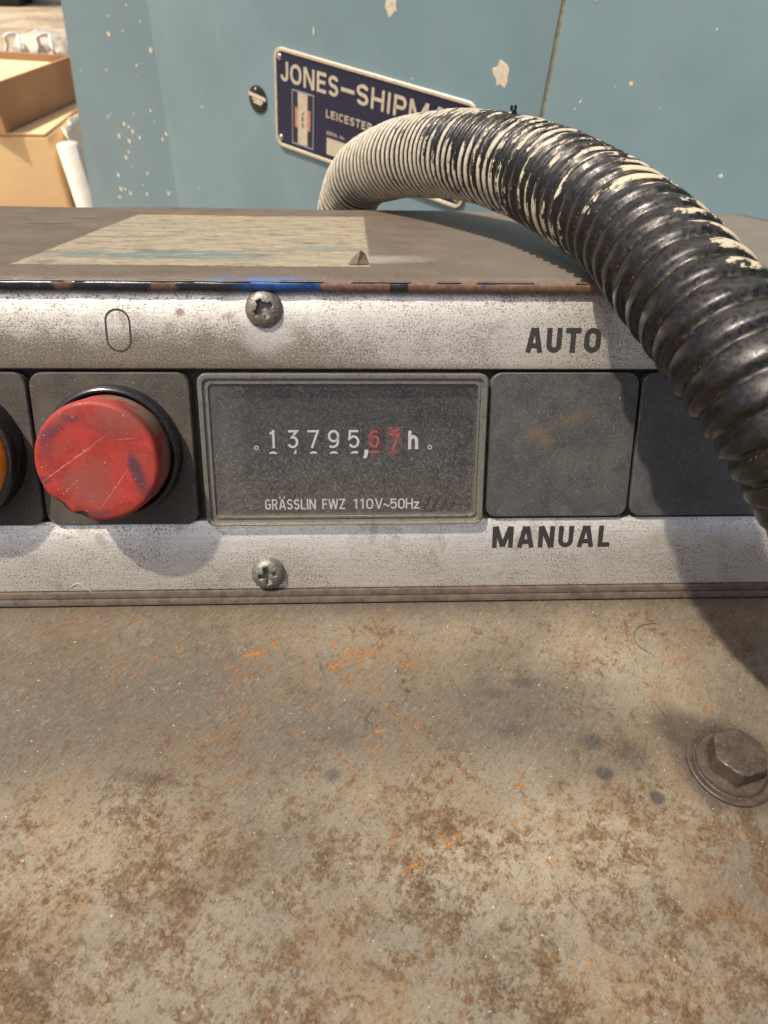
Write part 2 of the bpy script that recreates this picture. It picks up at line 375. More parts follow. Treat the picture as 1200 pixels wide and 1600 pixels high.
def m_alu():
    m = Mat('corroded aluminium fascia')
    g = m.noise(2.3, 4, .66); g2 = m.noise(3.6, 3, .62, off=(3, 7, 0)); big = m.noise(.09, 4, .6)
    brush = m.noise(1.0, 4, .6, vec=m.stretch(.12, 3.0, 1.0))
    c = m.mix(m.mr(brush, .3, .7), (.74, .71, .64), (.88, .85, .78))
    # corrosion speckle, denser in places
    dens = m.math('ADD', m.mul(m.math('SUBTRACT', big, .5), .30), m.mr(m.y, 22, 18, 0, -.018))
    up_grime = m.mul(m.mr(m.math('ADD', m.y, m.mul(m.math('SUBTRACT', m.noise(.25, 4, .6), .5), 6)), 50.5, 43.5), m.mr(m.y, 30, 36))
    lo_grime = m.mul(m.mr(m.math('ADD', m.y, m.mul(m.math('SUBTRACT', m.noise(.25, 4, .6, off=(3, 3, 0)), .5), 5)), 13.0, 7.0), m.mr(m.y, 22, 18))
    leftg = m.mr(m.x, 25, -30, .25, 1)  # grime thicker to the left, also carrying the soft shade there
    grime = m.mx(m.mul(up_grime, leftg), m.mul(lo_grime, .28))
    dens = m.math('ADD', dens, m.mul(grime, .13))
    sp = m.mr(m.math('ADD', g, dens), .565, .625)
    sp2 = m.mr(m.math('ADD', g2, m.mul(dens, .8)), .575, .62)
    c = m.mix(m.mul(grime, .72), c, (.225, .182, .135))
    c = m.mix(m.mul(sp, .72), c, (.135, .108, .080))
    c = m.mix(m.mul(sp2, .70), c, (.10, .085, .068))
    warm = m.mul(m.mr(m.noise(.12, 4, .6, off=(20, 2, 0)), .56, .72), m.mr(m.x, 20, 45))
    c = m.mix(m.mul(warm, .35), c, (.52, .40, .25))
    slotd = m.mul(m.mr(m.math('ADD', m.y, m.mul(m.math('SUBTRACT', m.noise(.6, 4, .7), .5), 2.4)), 42.6, 40.6), m.mr(m.y, 30, 36), m.mr(m.x, 30, -10, .35, 1))
    c = m.mix(m.mul(slotd, .8), c, (.12, .098, .078))
    screw_shine = m.spot(-14.2, 46.0, 3.6, 2.6, .5, .1)          # bright reflection below the upper screw, painted into the colour
    c = m.mix(m.mul(screw_shine, .4), c, (.66, .655, .63))
    scl = m.mul(m.mr(m.noise(.9, 3, .6, vec=m.stretch(.06, 2.4, 1.0), off=(4, 4, 0)), .66, .72), m.mr(m.noise(.07, 3, .6, off=(9, 70, 0)), .46, .58))
    c = m.mix(m.mul(scl, .45), c, (.16, .14, .115))
    stn = m.mul(m.mr(m.noise(.14, 6, .72, vec=m.stretch(1, .6, 1), off=(60, 3, 0)), .54, .70), .5)
    c = m.mix(stn, c, (.25, .205, .150))
    rust = m.mx(m.spot(-27.4, 49.6, .7, .6, .4, .3), m.mul(m.spot(-20, 49, 1.0, .5, .4, .3), .5))
    c = m.mix(m.mul(rust, .7), c, (.20, .10, .07))
    m.set(color=c, metal=m.mr(sp, 0, 1, .78, .25), rough=m.mr(g, .35, .65, .42, .58))
    return m.set(normal=m.bump(m.math('ADD', m.mul(sp, -1.0), g2), .25, .00006))
def m_plastic(name, base, dust=(.20, .18, .155), amount=.5, rough=.45, off=(0, 0, 0)):
    m = Mat(name)
    d = m.mul(m.mr(m.noise(.16, 6, .70, off=off), .36, .66), amount * .7)
    fine = m.noise(4.0, 4, .7, off=off)
    d = m.math('ADD', d, m.mul(m.mr(fine, .42, .66), amount * 1.1), clamp=True)
    c = m.mix(d, base, dust)
    c = m.mix(m.mul(m.mr(m.noise(3.6, 2, .5, off=(50, 2, 1)), .70, .75), .7), c, (.46, .43, .38))
    sc = m.mr(m.noise(.8, 3, .6, vec=m.stretch(2.2, .12, 1, vec=m.vmath('ADD', m.p, off)), dist=.4), .68, .75)
    c = m.mix(m.mul(sc, .15), c, (.30, .29, .27))
    m.set(color=c, rough=m.math('ADD', rough, m.mul(d, .3)))
    return m, c, m.set(normal=m.bump(fine, .15, .00004))
def m_simple(name, colr, rough=.5, metal=0.0, var=.25, scale=.6, bump=.1, dirt=None, dirt_amt=.4, spec=.5):
    m = Mat(name); n = m.noise(scale, 5, .65)
    c = m.mix(m.mr(n, .3, .7), tuple(v * (1 - var) for v in colr), tuple(min(1, v * (1 + var * .6)) for v in colr))
    if dirt: c = m.mix(m.mul(m.mr(m.noise(scale * 2.3, 5, .7, off=(9, 4, 2)), .48, .68), dirt_amt), c, dirt)
    m.set(color=c, rough=rough, metal=metal, spec=spec)
    if bump: m.set(normal=m.bump(m.noise(scale * 4, 4, .6), bump, .0001))
    return m

M_DECK = m_deck(); M_ALU = m_alu()
M_SLOT = m_simple('dirty slot metal', (.07, .058, .047), .8, 0, .4, 1.2, .4)
M_INK = m_simple('black lettering ink', (.020, .019, .019), .6, 0, .3, 2.5, 0, (.20, .185, .165), .16)
M_LEDGE = m_simple('grimy brown steel edge', (.100, .078, .060), .55, 0, .4, .5, .5, (.19, .105, .06), .4)
M_SCREW = m_simple('dull zinc screw', (.21, .20, .175), .48, .55, .35, 1.6, .35, (.10, .085, .065), .6)

def m_hood():
    m = Mat('hood paint and bare steel')
    n = m.noise(.09, 5, .6); fine = m.noise(1.8, 5, .7); st = m.noise(.30, 6, .74, vec=m.stretch(.42, 1.0, 1.0))
    c = m.ramp(n, [(.3, (.088, .066, .049)), (.7, (.140, .108, .082))])
    c = m.mix(m.mul(m.mr(fine, .52, .66), .3), c, (.30, .26, .21))
    c = m.mix(m.mr(m.x, 5, 40, 0, .5), c, (.185, .172, .150))
    c = m.mix(m.mul(m.mr(st, .56, .70), .45), c, (.085, .068, .055))
    c = m.mix(m.mul(m.mr(m.noise(.3, 5, .7, off=(9, 9, 0)), .58, .72), m.mr(m.y, 70, 110), .6), c, (.34, .20, .10))
    # masked-off patch of old cream paint with teal rub marks
    wob = m.mul(m.math('SUBTRACT', m.noise(.8, 5, .7), .5), 1.8)
    px = m.math('ADD', m.x, m.mul(wob, 1.2)); py = m.math('ADD', m.y, m.mul(wob, 2.4))
    patch = m.mul(m.mr(px, -58.3, -57.7), m.mr(px, 3.2, 2.6), m.mr(py, 12.7, 13.3), m.mr(py, 92, 90))
    pc = m.mix(m.mr(st, .35, .7), (.335, .285, .20), (.225, .19, .14))
    pc = m.mix(m.mul(m.mr(st, .54, .66, 0, 1), .4), pc, (.21, .18, .14))
    teal = m.mx(m.mul(m.spot(-36, 25, 20, 5.0, .5, .4), m.mr(st, .36, .50)), m.mul(m.spot(-6, 33, 5, 4, .5, .5), .55), m.mul(m.spot(-22, 20, 9, 2.4, .5, .5), .4))
    pc = m.mix(m.mul(teal, .85), pc, (.105, .165, .165))
    far = m.mul(m.mr(py, 80, 91), m.mr(m.noise(.2, 4, .6, off=(0, 50, 0)), .42, .6), m.mr(m.x, -18, -30))
    pc = m.mix(m.mul(far, .85), pc, (.46, .24, .07))
    pc = m.mix(m.mul(m.mr(m.noise(1.2, 4, .65, off=(5, 5, 0), vec=m.stretch(.7, .5, 1)), .66, .72), .85), pc, (.085, .065, .05))
    grey = m.spot(-1, 21, 13, 4.5, .5, .4)
    gap = m.mul(m.mr(m.noise(.22, 6, .75, vec=m.stretch(.5, 1, 1), off=(3, 31, 0)), .50, .66), .75)
    c = m.mix(m.mul(grey, .55), c, (.33, .32, .29))
    fade = m.mr(m.noise(.5, 6, .75, off=(44, 4, 0)), .34, .52, .55, 1)
    c = m.mix(m.mul(patch, fade, m.math('SUBTRACT', 1.0, gap)), c, pc)
    marks = m.mx(m.spot(-74, 70, 5, 1.4, .4, .3), m.spot(-70, 82, 4, 1.2, .4, .3))
    c = m.mix(m.mul(marks, .7), c, (.05, .045, .042))
    rub = m.mul(m.mr(m.y, 8, 1.0), m.mr(m.noise(.35, 5, .7, off=(1, 80, 0)), .46, .58))
    c = m.mix(m.mul(rub, .5), c, (.105, .080, .066))
    blue = m.mul(m.mr(m.math('ADD', m.y, m.mul(wob, 1.2)), 4.6, 3.2), m.mr(px, -25, -19), m.mr(px, -5, -9))
    c = m.mix(m.mul(blue, .7, m.mr(m.noise(.7, 5, .7, vec=m.stretch(.3, 1, 1)), .40, .52)), c, (.055, .125, .30))
    c = m.mix(m.mul(m.mr(m.noise(2.2, 3, .6, off=(66, 1, 0)), .70, .73), .7), c, (.50, .46, .38))
    m.set(color=c, rough=m.mr(fine, .3, .7, .45, .65), spec=.35)
    return m.set(normal=m.bump(m.math('ADD', fine, m.mul(st, .6)), .3, .00015))
M_HOOD = m_hood()
def m_trim():
    m = Mat('chipped edge paint')
    wx = m.math('ADD', m.x, m.mul(m.math('SUBTRACT', m.noise(.5, 5, .7), .5), 4.0))
    rusty = m.mx(m.mul(m.mr(wx, -46.6, -45.6), m.mr(wx, -43, -44), .8), m.mul(m.mr(wx, -32, -31), m.mr(wx, -27, -28), .8), m.mul(m.mr(wx, -5.2, -4.6), m.math('SUBTRACT', 1.0, m.mul(m.mr(m.x, 5.5, 5.8), m.mr(m.x, 8.7, 8.4)))))
    blue = m.mul(m.mr(wx, -19.5, -16.0), m.mr(wx, -4.6, -5.2))
    n = m.noise(.8, 5, .7)
    c = m.mix(m.mr(n, .55, .75), (.012, .014, .020), (.06, .055, .05))
    c = m.mix(blue, c, m.mix(m.mr(m.noise(.6, 4, .6), .35, .7), (.008, .060, .22), (.010, .032, .11)))
    rc = m.mix(m.mr(n, .35, .65), (.105, .056, .036), (.175, .103, .070))
    rc = m.mix(m.mul(m.mr(m.noise(.5, 4, .6, off=(3, 3, 3)), .64, .7), .7), rc, (.03, .055, .11))
    c = m.mix(rusty, c, rc)
    m.set(color=c, rough=m.mr(rusty, 0, 1, .28, .75)); return m.set(normal=m.bump(n, m.b and .35, .00012))
M_TRIM = m_trim()

def m_cabinet(name, base, gloss=.32, blot=.10):
    m = Mat(name); n = m.noise(.012, 5, .6); v = m.noise(.05, 5, .65, vec=m.stretch(1.0, .15, 1.0)); f = m.noise(.25, 5, .7)
    c = m.mix(m.mr(n, .3, .7), tuple(x * (1 - blot) for x in base), tuple(x * (1 + blot * .6) for x in base))
    c = m.mix(m.mul(m.mr(v, .52, .72), .28), c, (.25, .26, .245))
    c = m.mix(m.mul(m.mr(m.noise(.09, 5, .7, off=(40, 2, 0)), .62, .74), .35), c, (.19, .195, .185))
    c = m.mix(m.mul(m.mr(m.noise(.16, 3, .5, off=(9, 90, 0)), .735, .76), .7), c, (.14, .12, .10))
    c = m.mix(m.mul(m.mr(m.noise(.22, 3, .5, off=(59, 30, 0)), .745, .765), .6), c, (.62, .60, .54))
    m.set(color=c, rough=m.math('ADD', gloss, m.mul(f, .12)), spec=.4)
    return m.set(normal=m.bump(m.noise(.04, 3, .5), .12, .0012))
M_CAB = m_cabinet('pale blue machine enamel', (.180, .268, .300))
M_STRIP = m_cabinet('glossy pale blue guard enamel', (.168, .252, .286), .08, .06)
M_CHIP = m_simple('exposed cream primer', (.66, .58, .44), .7, 0, .2, .4, .1, (.40, .30, .18), .4)
M_SEAL = m_simple('dirty yellow joint filler', (.22, .185, .11), .8, 0, .4, .3, .3)

def m_hose():
    m = Mat('black rubber hose with cream overspray')
    u = m.attr('along'); rib = m.attr('rib'); ph = m.attr('phase'); ca = m.attr('ca'); sa = m.attr('sa'); side = m.attr('edge')
    pv = m.vec(m.mul(ph, 1.5), m.mul(ca, .9), m.mul(sa, .9)); pv2 = m.vec(m.mul(ph, 4.5), m.mul(ca, 5.5), m.mul(sa, 5.5))
    n1 = m.noise(1.0, 5, .7, vec=pv); n2 = m.noise(1.0, 6, .75, vec=pv2); f = m.noise(1.3, 5, .7); f2 = m.noise(3.5, 3, .6)
    base = m.mix(m.mr(n2, .35, .7), (.004, .004, .005), (.009, .0085, .008))
    dusty = m.mul(m.mr(n2, .50, .68), m.mr(f, .42, .62), m.mr(n1, .40, .60))
    base = m.mix(m.mul(dusty, .13), base, (.17, .135, .10))
    top = m.mul(m.mr(ca, .55, .95), m.mr(f, .38, .60), m.mr(u, .15, .35))
    base = m.mix(m.mul(top, .22), base, (.085, .066, .050))
    gro = m.mul(m.mr(rib, .45, .05), m.mr(f, .46, .62))
    base = m.mix(m.mul(gro, .30), base, (.13, .095, .06))
    gold = m.mul(m.mr(f2, .60, .68), m.mr(n1, .45, .6), m.mr(rib, .75, .25))
    base = m.mix(m.mul(gold, .7), base, (.36, .27, .15))
    # where overspray stuck: everywhere near the far end, then in flakes
    cover = m.curve(u, [(0, .82), (.14, .74), (.24, .63), (.32, .565), (.40, .51), (.50, .455), (.60, .42), (.68, .37), (.76, .31), (1.0, .22)])
    cover = m.math('SUBTRACT', cover, m.mul(m.mr(ca, .45, .92), m.mr(u, .03, .16), m.mr(u, .48, .36), .08))
    cover = m.math('ADD', cover, m.mul(m.math('SUBTRACT', m.noise(.09, 4, .65), .5), m.mr(u, .05, .2, .15, .5)))
    edge = m.mul(m.mr(side, .30, .85), m.mr(u, .58, .68), m.mr(u, .90, .82))
    cover = m.math('ADD', cover, m.mul(edge, .15))
    ribm = m.mr(rib, .42, .80, -.42, .03)
    thr = m.math('ADD', m.mul(n1, .62), m.mul(n2, .38))
    k = m.math('SUBTRACT', m.math('ADD', cover, ribm), thr)
    paint = m.mr(k, -.012, .020)
    pc = m.mix(m.mr(n2, .35, .7), (.50, .46, .37), (.27, .24, .185))
    pc = m.mix(m.mul(m.mr(u, .45, .7), m.mr(n2, .4, .6, .3, 1)), pc, (.50, .42, .27))
    pc = m.mix(m.mul(m.mr(rib, .90, .62), .85), pc, (.060, .050, .038))
    pc = m.mix(m.mul(m.mr(f, .56, .68), .45), pc, (.13, .11, .09))
    c = m.mix(paint, base, pc)
    ro = m.mix(paint, m.math('ADD', m.mr(n2, .30, .72, .13, .34), m.mul(m.mx(dusty, top, gro), .25)), (.6, .6, .6))
    m.set(color=c, rough=ro, spec=.5)
    h = m.math('ADD', m.mul(paint, .8), m.math('ADD', m.mul(n2, .35), m.mul(f, .35)))
    return m.set(normal=m.bump(h, .4, .00020))
M_HOSE = m_hose()

# ================================================================== THE SETTING
def m_floor():
    m = Mat('sandy workshop yard'); n = m.noise(.0022, 5, .65); k = m.noise(.02, 5, .7)
    c = m.ramp(n, [(.34, (.22, .175, .115)), (.48, (.36, .29, .195)), (.62, (.50, .41, .28))])
    c = m.mix(m.mul(m.mr(k, .45, .7), .4), c, (.20, .165, .115)); m.set(color=c, rough=.9); return m
fl = put('ground', mesh('ground', [(-60, -60, -.8), (60, -60, -.8), (60, 60, -.8), (-60, 60, -.8)], [(0, 1, 2, 3)], mm=False), m_floor())
fl['kind'] = 'structure'; fl['label'] = 'sunlit sandy concrete ground beyond the machine'

# ------------------------------------------------------------------ cabinet behind
cab = thing('machine_cabinet', 'tall pale blue enamelled machine cabinet behind the control console', 'machine cabinet', CAB)
def panel_mesh(outline, z0, z1):
    return mesh('panel', *loft([[(x, y, z0) for x, y in outline], [(x, y, z1) for x, y in outline]], True, True))
put('face_panel', bevel(mesh('p', *boxv(-111.6, 176.3, -780, 520, -4, 0)), .0008), M_CAB, cab)
put('face_panel', bevel(mesh('p', *boxv(178.0, 520, -780, 520, -4, .3)), .0008), M_CAB, cab)
put('joint_filler', mesh('p', *boxv(176.0, 178.3, -775, 515, -4, -.6)), M_SEAL, cab)
put('cabinet_body', mesh('p', *boxv(-106, 515, -790, 516, -330, -4.5)), M_CAB, cab)
gd = put('side_guard', panel_mesh([(-112.4, -780), (-112.4, 520), (-131, 520), (-327, -780)], -6, -2.5), M_STRIP, cab)
def chip(x, y, r, parent, z, seed, sx=1, sy=1):
    put('paint_chip', mesh('chip', *blob(x, y, r, z, 13, .12, seed, sx, sy)), M_CHIP, parent)
for i, (x, y, r) in enumerate([(-136.6, 3.4, 1.0), (-158.5, -5.5, 1.0), (-161.7, -16.2, 2.0), (-145.2, -12.2, 1.0), (-124.1, -4.2, 1.0), (-118.4, -19.9, 1.9), (-136.4, -31.2, 1.2), (-131.1, -29.3, .7),
        (-172.3, -39.4, 1.2), (-182.7, -71.9, 1.3), (-129.4, -58.3, 1.3), (-163.7, -73.6, 2.1), (-158.7, -74.4, 1.7), (-155.2, -77.3, 2.2), (-173.2, -83.9, 2.3), (-147.9, -79.8, 1.7), (-161.5, -85.2, 2.5),
        (-165, -93.7, 1.5), (-169.6, -98.4, 2.3), (-184.8, -115.3, 2.2), (-185.4, -126.4, 2.2), (-179.2, -124.9, 1.6), (-173.3, -126.6, 2.0), (-189.4, -133.5, 1.8), (-146.5, -105.2, 1.7), (-151.6, -122.3, 1.9),
        (-116.1, -71, 1.8), (-121, -75.7, 1.7), (-124, -115.2, 2.0), (-154.2, -115.6, 1.0), (-140, 25, 1.5), (-150, -64, .9), (-127, -65, .8)]):
    chip(x, y, r * .78, gd, -2.5, i)
chip(83, 28.5, 4.2, cab, 0, 201, .9, 1.1); chip(151.4, 8.6, 4.6, cab, 0, 205, .9, 1.15); chip(30, 10.5, 1.3, cab, 0, 7, .6, 2.0)
for i in range(9): chip(random.uniform(185, 330), random.uniform(-60, 60), random.uniform(.4, 1.0), cab, .3, 300 + i)
for i in range(9): chip(random.uniform(-100, 150), random.uniform(-110, 45), random.uniform(.4, .8), cab, 0, 330 + i)

# ------------------------------------------------------------------ maker's plate
M_NAVY = m_simple('navy plate enamel', (.007, .010, .042), .38, 0, .25, .3, .05, (.040, .042, .070), .3)
M_CREAM = m_simple('aged brass and cream', (.60, .52, .40), .42, .15, .18, .5, .1, (.38, .30, .20), .35)
M_RED = m_simple('faded red enamel', (.50, .22, .16), .5, 0, .2, .5, 0)
M_RIVET = m_simple('dull rivet', (.50, .45, .38), .3, .7, .2, 1, .1)
M_LOGO_DARK = m_simple('dark logo enamel', (.018, .018, .035), .4, 0, .2, .5, 0)
PLT = CAB @ Matrix.Rotation(R(-2.4), 4, 'Z')
pl = thing('name_plate', 'navy and cream JONES-SHIPMAN maker\'s plate riveted to the pale blue cabinet', 'name plate', PLT)
W_, H_ = 142.0, 54.2; cx_, cy_ = W_ / 2, -H_ / 2
put('plate', shade(mesh('p', *loft([rr(W_, H_, 6, .05, cx_, cy_), rr(W_, H_, 6, .9, cx_, cy_), rr(W_ - .4, H_ - .4, 5.8, 1.1, cx_, cy_)]))), M_NAVY, pl)
put('border', shade(mesh('p', *loft([rr(W_ + .1, H_ + .1, 6, .3, cx_, cy_), rr(W_ + .1, H_ + .1, 6, 1.3, cx_, cy_), rr(W_ - .6, H_ - .6, 5.7, 1.7, cx_, cy_), rr(W_ - 3.4, H_ - 3.4, 4.3, 1.7, cx_, cy_), rr(W_ - 4.0, H_ - 4.0, 4.0, 1.15, cx_, cy_)], False, False))), M_CREAM, pl)
for x, y in ((4.4, -5.0), (4.4, -49), (137.4, -5.0), (137.4, -49)):
    put('rivet', shade(mesh('p', *lathe([(1.9, 0), (1.8, .5), (1.3, 1.0), (.6, 1.2), (.1, 1.25)], 20)), 60), M_RIVET, pl, local=Matrix.Translation((x * .001, y * .001, .0011)))
put('lettering', merge([text('JONES', 5.0, 49.6, -17.0, 10.4, 1.1, .17, .25, .14), text('SHIPMAN', 63.0, 136.2, -17.0, 10.4, 1.1, .17, .25, .14), mesh('d', *boxv(51.6, 61.4, -12.9, -11.0, 1.1, 1.35))]), M_CREAM, pl)
put('lettering', merge([text('LEICESTER', 40.9, 75.0, -29.1, 4.2, 1.1, .17, .15, .2), text('ENGLAND', 79.0, 106.0, -29.1, 4.2, 1.1, .17, .15, .2)]), M_CREAM, pl)
put('lettering', text('SERIAL No.', 41.4, 56, -38.3, 1.9, 1.1, .16, .1), M_CREAM, pl)
put('serial_panel', mesh('p', *boxv(41.9, 104, -49.4, -40.1, 1.1, 1.3)), M_CREAM, pl)
lg = put('emblem', mesh('p', *boxv(14.4, 31.0, -49.4, -20.1, 1.1, 1.22)), M_LOGO_DARK, pl)
fr = []
for a in ((14.0, 14.5, -49.8, -19.8), (30.9, 31.4, -49.8, -19.8), (14.5, 30.9, -20.3, -19.8), (14.5, 30.9, -49.8, -49.3)): fr.append(mesh('p', *boxv(*a, 1.1, 1.45)))
put('emblem_outline', merge(fr), m_simple('grey emblem line', (.34, .35, .40), .5, 0, .2, 1, 0), lg, M=PLT)
put('emblem_column', mesh('p', *boxv(18.7, 26.4, -49.0, -20.5, 1.22, 1.40)), M_CREAM, lg, M=PLT)
put('emblem_band', merge([mesh('p', *boxv(16.4, 18.6, -40, -28.8, 1.22, 1.38)), mesh('p', *boxv(26.5, 28.8, -40, -28.8, 1.22, 1.38))]), M_RED, lg, M=PLT)
cs = []
for ch, y in (('J', -32.2), ('&', -35.6), ('S', -39.0)): cs.append(text(ch, 21.6, 23.6, y, 2.4, 1.40, .2, .06))
put('emblem_letters', merge(cs), M_LOGO_DARK, lg, M=PLT)
bd = thing('round_badge', 'small round black inspection badge with white print left of the maker\'s plate', 'badge', CAB @ Matrix.Translation((-.0170, -.0313, 0)))
put('disc', shade(mesh('p', *lathe([(7.7, 0), (7.7, .5), (7.4, .7)], 40))), m_simple('black badge', (.012, .011, .011), .4, 0, .2, 1, 0), bd)
put('print_band', mesh('p', *loft([[(-7.4, 1.5, .7), (7.2, -.2, .7), (7.0, 1.9, .7), (-7.4, 3.6, .7)], [(-7.4, 1.5, .8), (7.2, -.2, .8), (7.0, 1.9, .8), (-7.4, 3.6, .8)]])), M_CHIP, bd)
put('print_line', merge([mesh('p', *loft([[(a, b, .7), (c, d, .7), (c, d + 1.2, .7), (a, b + 1.2, .7)], [(a, b, .8), (c, d, .8), (c, d + 1.2, .8), (a, b + 1.2, .8)]])) for a, b, c, d in ((-4.4, -.5, 4.6, -1.7), (-3.6, -2.2, 3.0, -3.1))]), M_CHIP, bd)
put('rivet', shade(mesh('p', *lathe([(.95, .6), (.9, .9), (.5, 1.2), (.1, 1.25)], 16)), 60), M_RIVET, bd, local=Matrix.Translation((-.0012, .0055, 0)))

# ------------------------------------------------------------------ cartons and far things at the left
def m_card(name, a, b, sc=.004):
    m = Mat(name); n = m.noise(sc, 4, .6); r = m.noise(.12, 3, .5, vec=m.stretch(.1, 1, 1))
    c = m.mix(m.mr(n, .3, .7), a, b); c = m.mix(m.mul(m.mr(r, .45, .6), .04), c, (.3, .18, .08)); m.set(color=c, rough=.85)
    return m.set(normal=m.bump(r, .2, .001))
M_CARD = m_card('tan cardboard', (.80, .53, .27), (.86, .61, .33))
M_CARD2 = m_card('brown cardboard', (.36, .20, .10), (.46, .27, .135), .008)
M_PAPER = m_simple('white wrapping paper', (.72, .69, .60), .8, 0, .12, .02, .3)
def wallbox(x0, x1, y0, y1, z0, z1, t):
    """open carton: four walls and a floor, metres"""
    o = [(x0, y0), (x1, y0), (x1, y1), (x0, y1)]; i = [(x0 + t, y0 + t), (x1 - t, y0 + t), (x1 - t, y1 - t), (x0 + t, y1 - t)]
    V, F = loft([[(x, y, z0) for x, y in o], [(x, y, z1) for x, y in o], [(x, y, z1) for x, y in i], [(x, y, z0 + t) for x, y in i]], True, True)
    return mesh('carton', V, F, mm=False)
bst = tag(put('tall_carton', bevel(mesh('p', *boxv(-.30, .20, -.14, .14, 0, .52), mm=False), .004), M_CARD2, None, Matrix.Translation((-.80, 2.135, -.7985))), 'brown carton standing behind the pile with the plastic bag on top', 'cardboard box')
cb1 = thing('cardboard_carton', 'closed tan cardboard carton at left, lowest of the pile beyond the console', 'cardboard box', Matrix.Translation((-.90, 1.76, -.8)))
put('carton_body', bevel(mesh('p', *boxv(-.26, .25, -.135, .50, .001, .494), mm=False), .006), M_CARD, cb1)
for s in (-1, 1):
    me = bevel(mesh('p', *boxv(-.255, .245, (-.134 if s < 0 else .184), (.180 if s < 0 else .498), .4955, .500), mm=False), .0012, 1)
    put('flap', me, M_CARD, cb1)
TR = Matrix.Translation((-.728, 1.635, -.2985)) @ Matrix.Rotation(R(-10.5), 4, 'Z')
cb2 = thing('open_carton', 'open brown cardboard tray resting on the tan carton', 'cardboard box', TR)
put('carton_body', wallbox(-.34, 0, -.02, .33, 0, .088, .006), M_CARD2, cb2)
put('wrapping_paper', mesh('p', *loft([[(-.33, .0, .052), (-.01, .0, .050), (-.01, .31, .060), (-.33, .31, .058)], [(-.30, .03, .070), (-.03, .02, .066), (-.04, .29, .078), (-.29, .28, .080)]]), mm=False), M_CARD, cb2)
pr = tag(put('paper_roll', tube([(-.592, 1.64, -.79), (-.603, 1.635, -.6), (-.616, 1.63, -.32)], .022, 20, False), M_PAPER), 'white paper roll standing against the tan carton', 'paper roll')
def crumple(w, h, nx_, ny_, amp, seed):
    V = []; F = []
    for j in range(ny_ + 1):
        for i in range(nx_ + 1):
            q = Vector((i / nx_ * 4 + seed, j / ny_ * 6, 0)); d = mnoise.noise(q) * amp + mnoise.noise(q * 2.7) * amp * .5
            V.append((d + .004, w * i / nx_ + mnoise.noise(q * 1.3 + Vector((9, 0, 0))) * amp * .6, h * j / ny_))
    for j in range(ny_):
        for i in range(nx_):
            a = j * (nx_ + 1) + i; F.append((a, a + 1, a + nx_ + 2, a + nx_ + 1))
    me = mesh('crumple', V, F, True, mm=False)
    return me
cp = put('paper_sheet', crumple(.24, .50, 10, 18, .03, 3), M_PAPER, None, Matrix.Translation((-.632, 1.665, -.80)) @ Matrix.Rotation(R(2), 4, 'Z'))
md = cp.modifiers.new('thickness', 'SOLIDIFY'); md.thickness = .002
tag(cp, 'crumpled white paper sheet propped beside the paper roll', 'paper')
pbm = Matrix.Translation((-.795, 2.12, -.275)) @ Matrix.Scale(.55, 4)
pb = thing('plastic_bag', 'clear plastic bag with two white straps behind the brown tray', 'plastic bag', pbm)
m = Mat('clear creased plastic'); m.set(color=(.80, .74, .62), rough=.25, trans=.35)
m.set(normal=m.bump(m.noise(.03, 4, .7), .8, .01)); M_BAG = m
V = []; F = []; nn_ = 28; kk = 12
for j in range(kk + 1):
    t = j / kk; rad = .155 * math.sqrt(max(0, 1 - t ** 2.2)) + .002
    for i in range(nn_):
        a = 2 * math.pi * i / nn_; q = Vector((math.cos(a) * 1.8, math.sin(a) * 1.8, t * 3)); f_ = 1 + .22 * mnoise.noise(q) + .1 * mnoise.noise(q * 3)
        V.append((rad * f_ * math.cos(a) * 1.15, rad * f_ * math.sin(a), t * .17 + .012 * mnoise.noise(q * 2)))
for j in range(kk):
    for i in range(nn_):
        b = (i + 1) % nn_; F.append((j * nn_ + i, j * nn_ + b, (j + 1) * nn_ + b, (j + 1) * nn_ + i))
F.append(tuple(kk * nn_ + i for i in range(nn_)))
put('bag', mesh('p', V, F, True, mm=False), M_BAG, pb)
M_STRAP = m_simple('white strap', (.80, .78, .72), .5, 0, .05, .01, 0)
for x0, w in ((-.075, .10), (.065, .10)):
    put('strap', tube([(x0 - w / 2 + w * i / 12, -.15 + .03 * math.sin(i), .085 + .085 * math.sin(math.pi * i / 12) ** .7) for i in range(13)], .0085, 8, False), M_STRAP, pb)
dk = tag(put('dark_crate', bevel(mesh('p', *boxv(-1.6, .55, -.4, .4, 0, .9), mm=False), .02), m_simple('dark crate paint', (.02, .018, .016), .6, 0, .3, .01, .1), None, Matrix.Translation((-3.75, 8.62, -.7985))), 'dark crate far off at the top left corner', 'crate')
sk = tag(put('pale_sack', mesh('p', *lathe([(.28, 0), (.36, .10), (.34, .30), (.2, .42), (.05, .44)], 20), smooth=True, mm=False), M_PAPER, None, Matrix.Translation((-3.05, 8.75, -.7985)) @ Matrix.Diagonal((1.1, .7, 1, 1))), 'pale sack lying on the far ground beside the dark crate', 'sack')

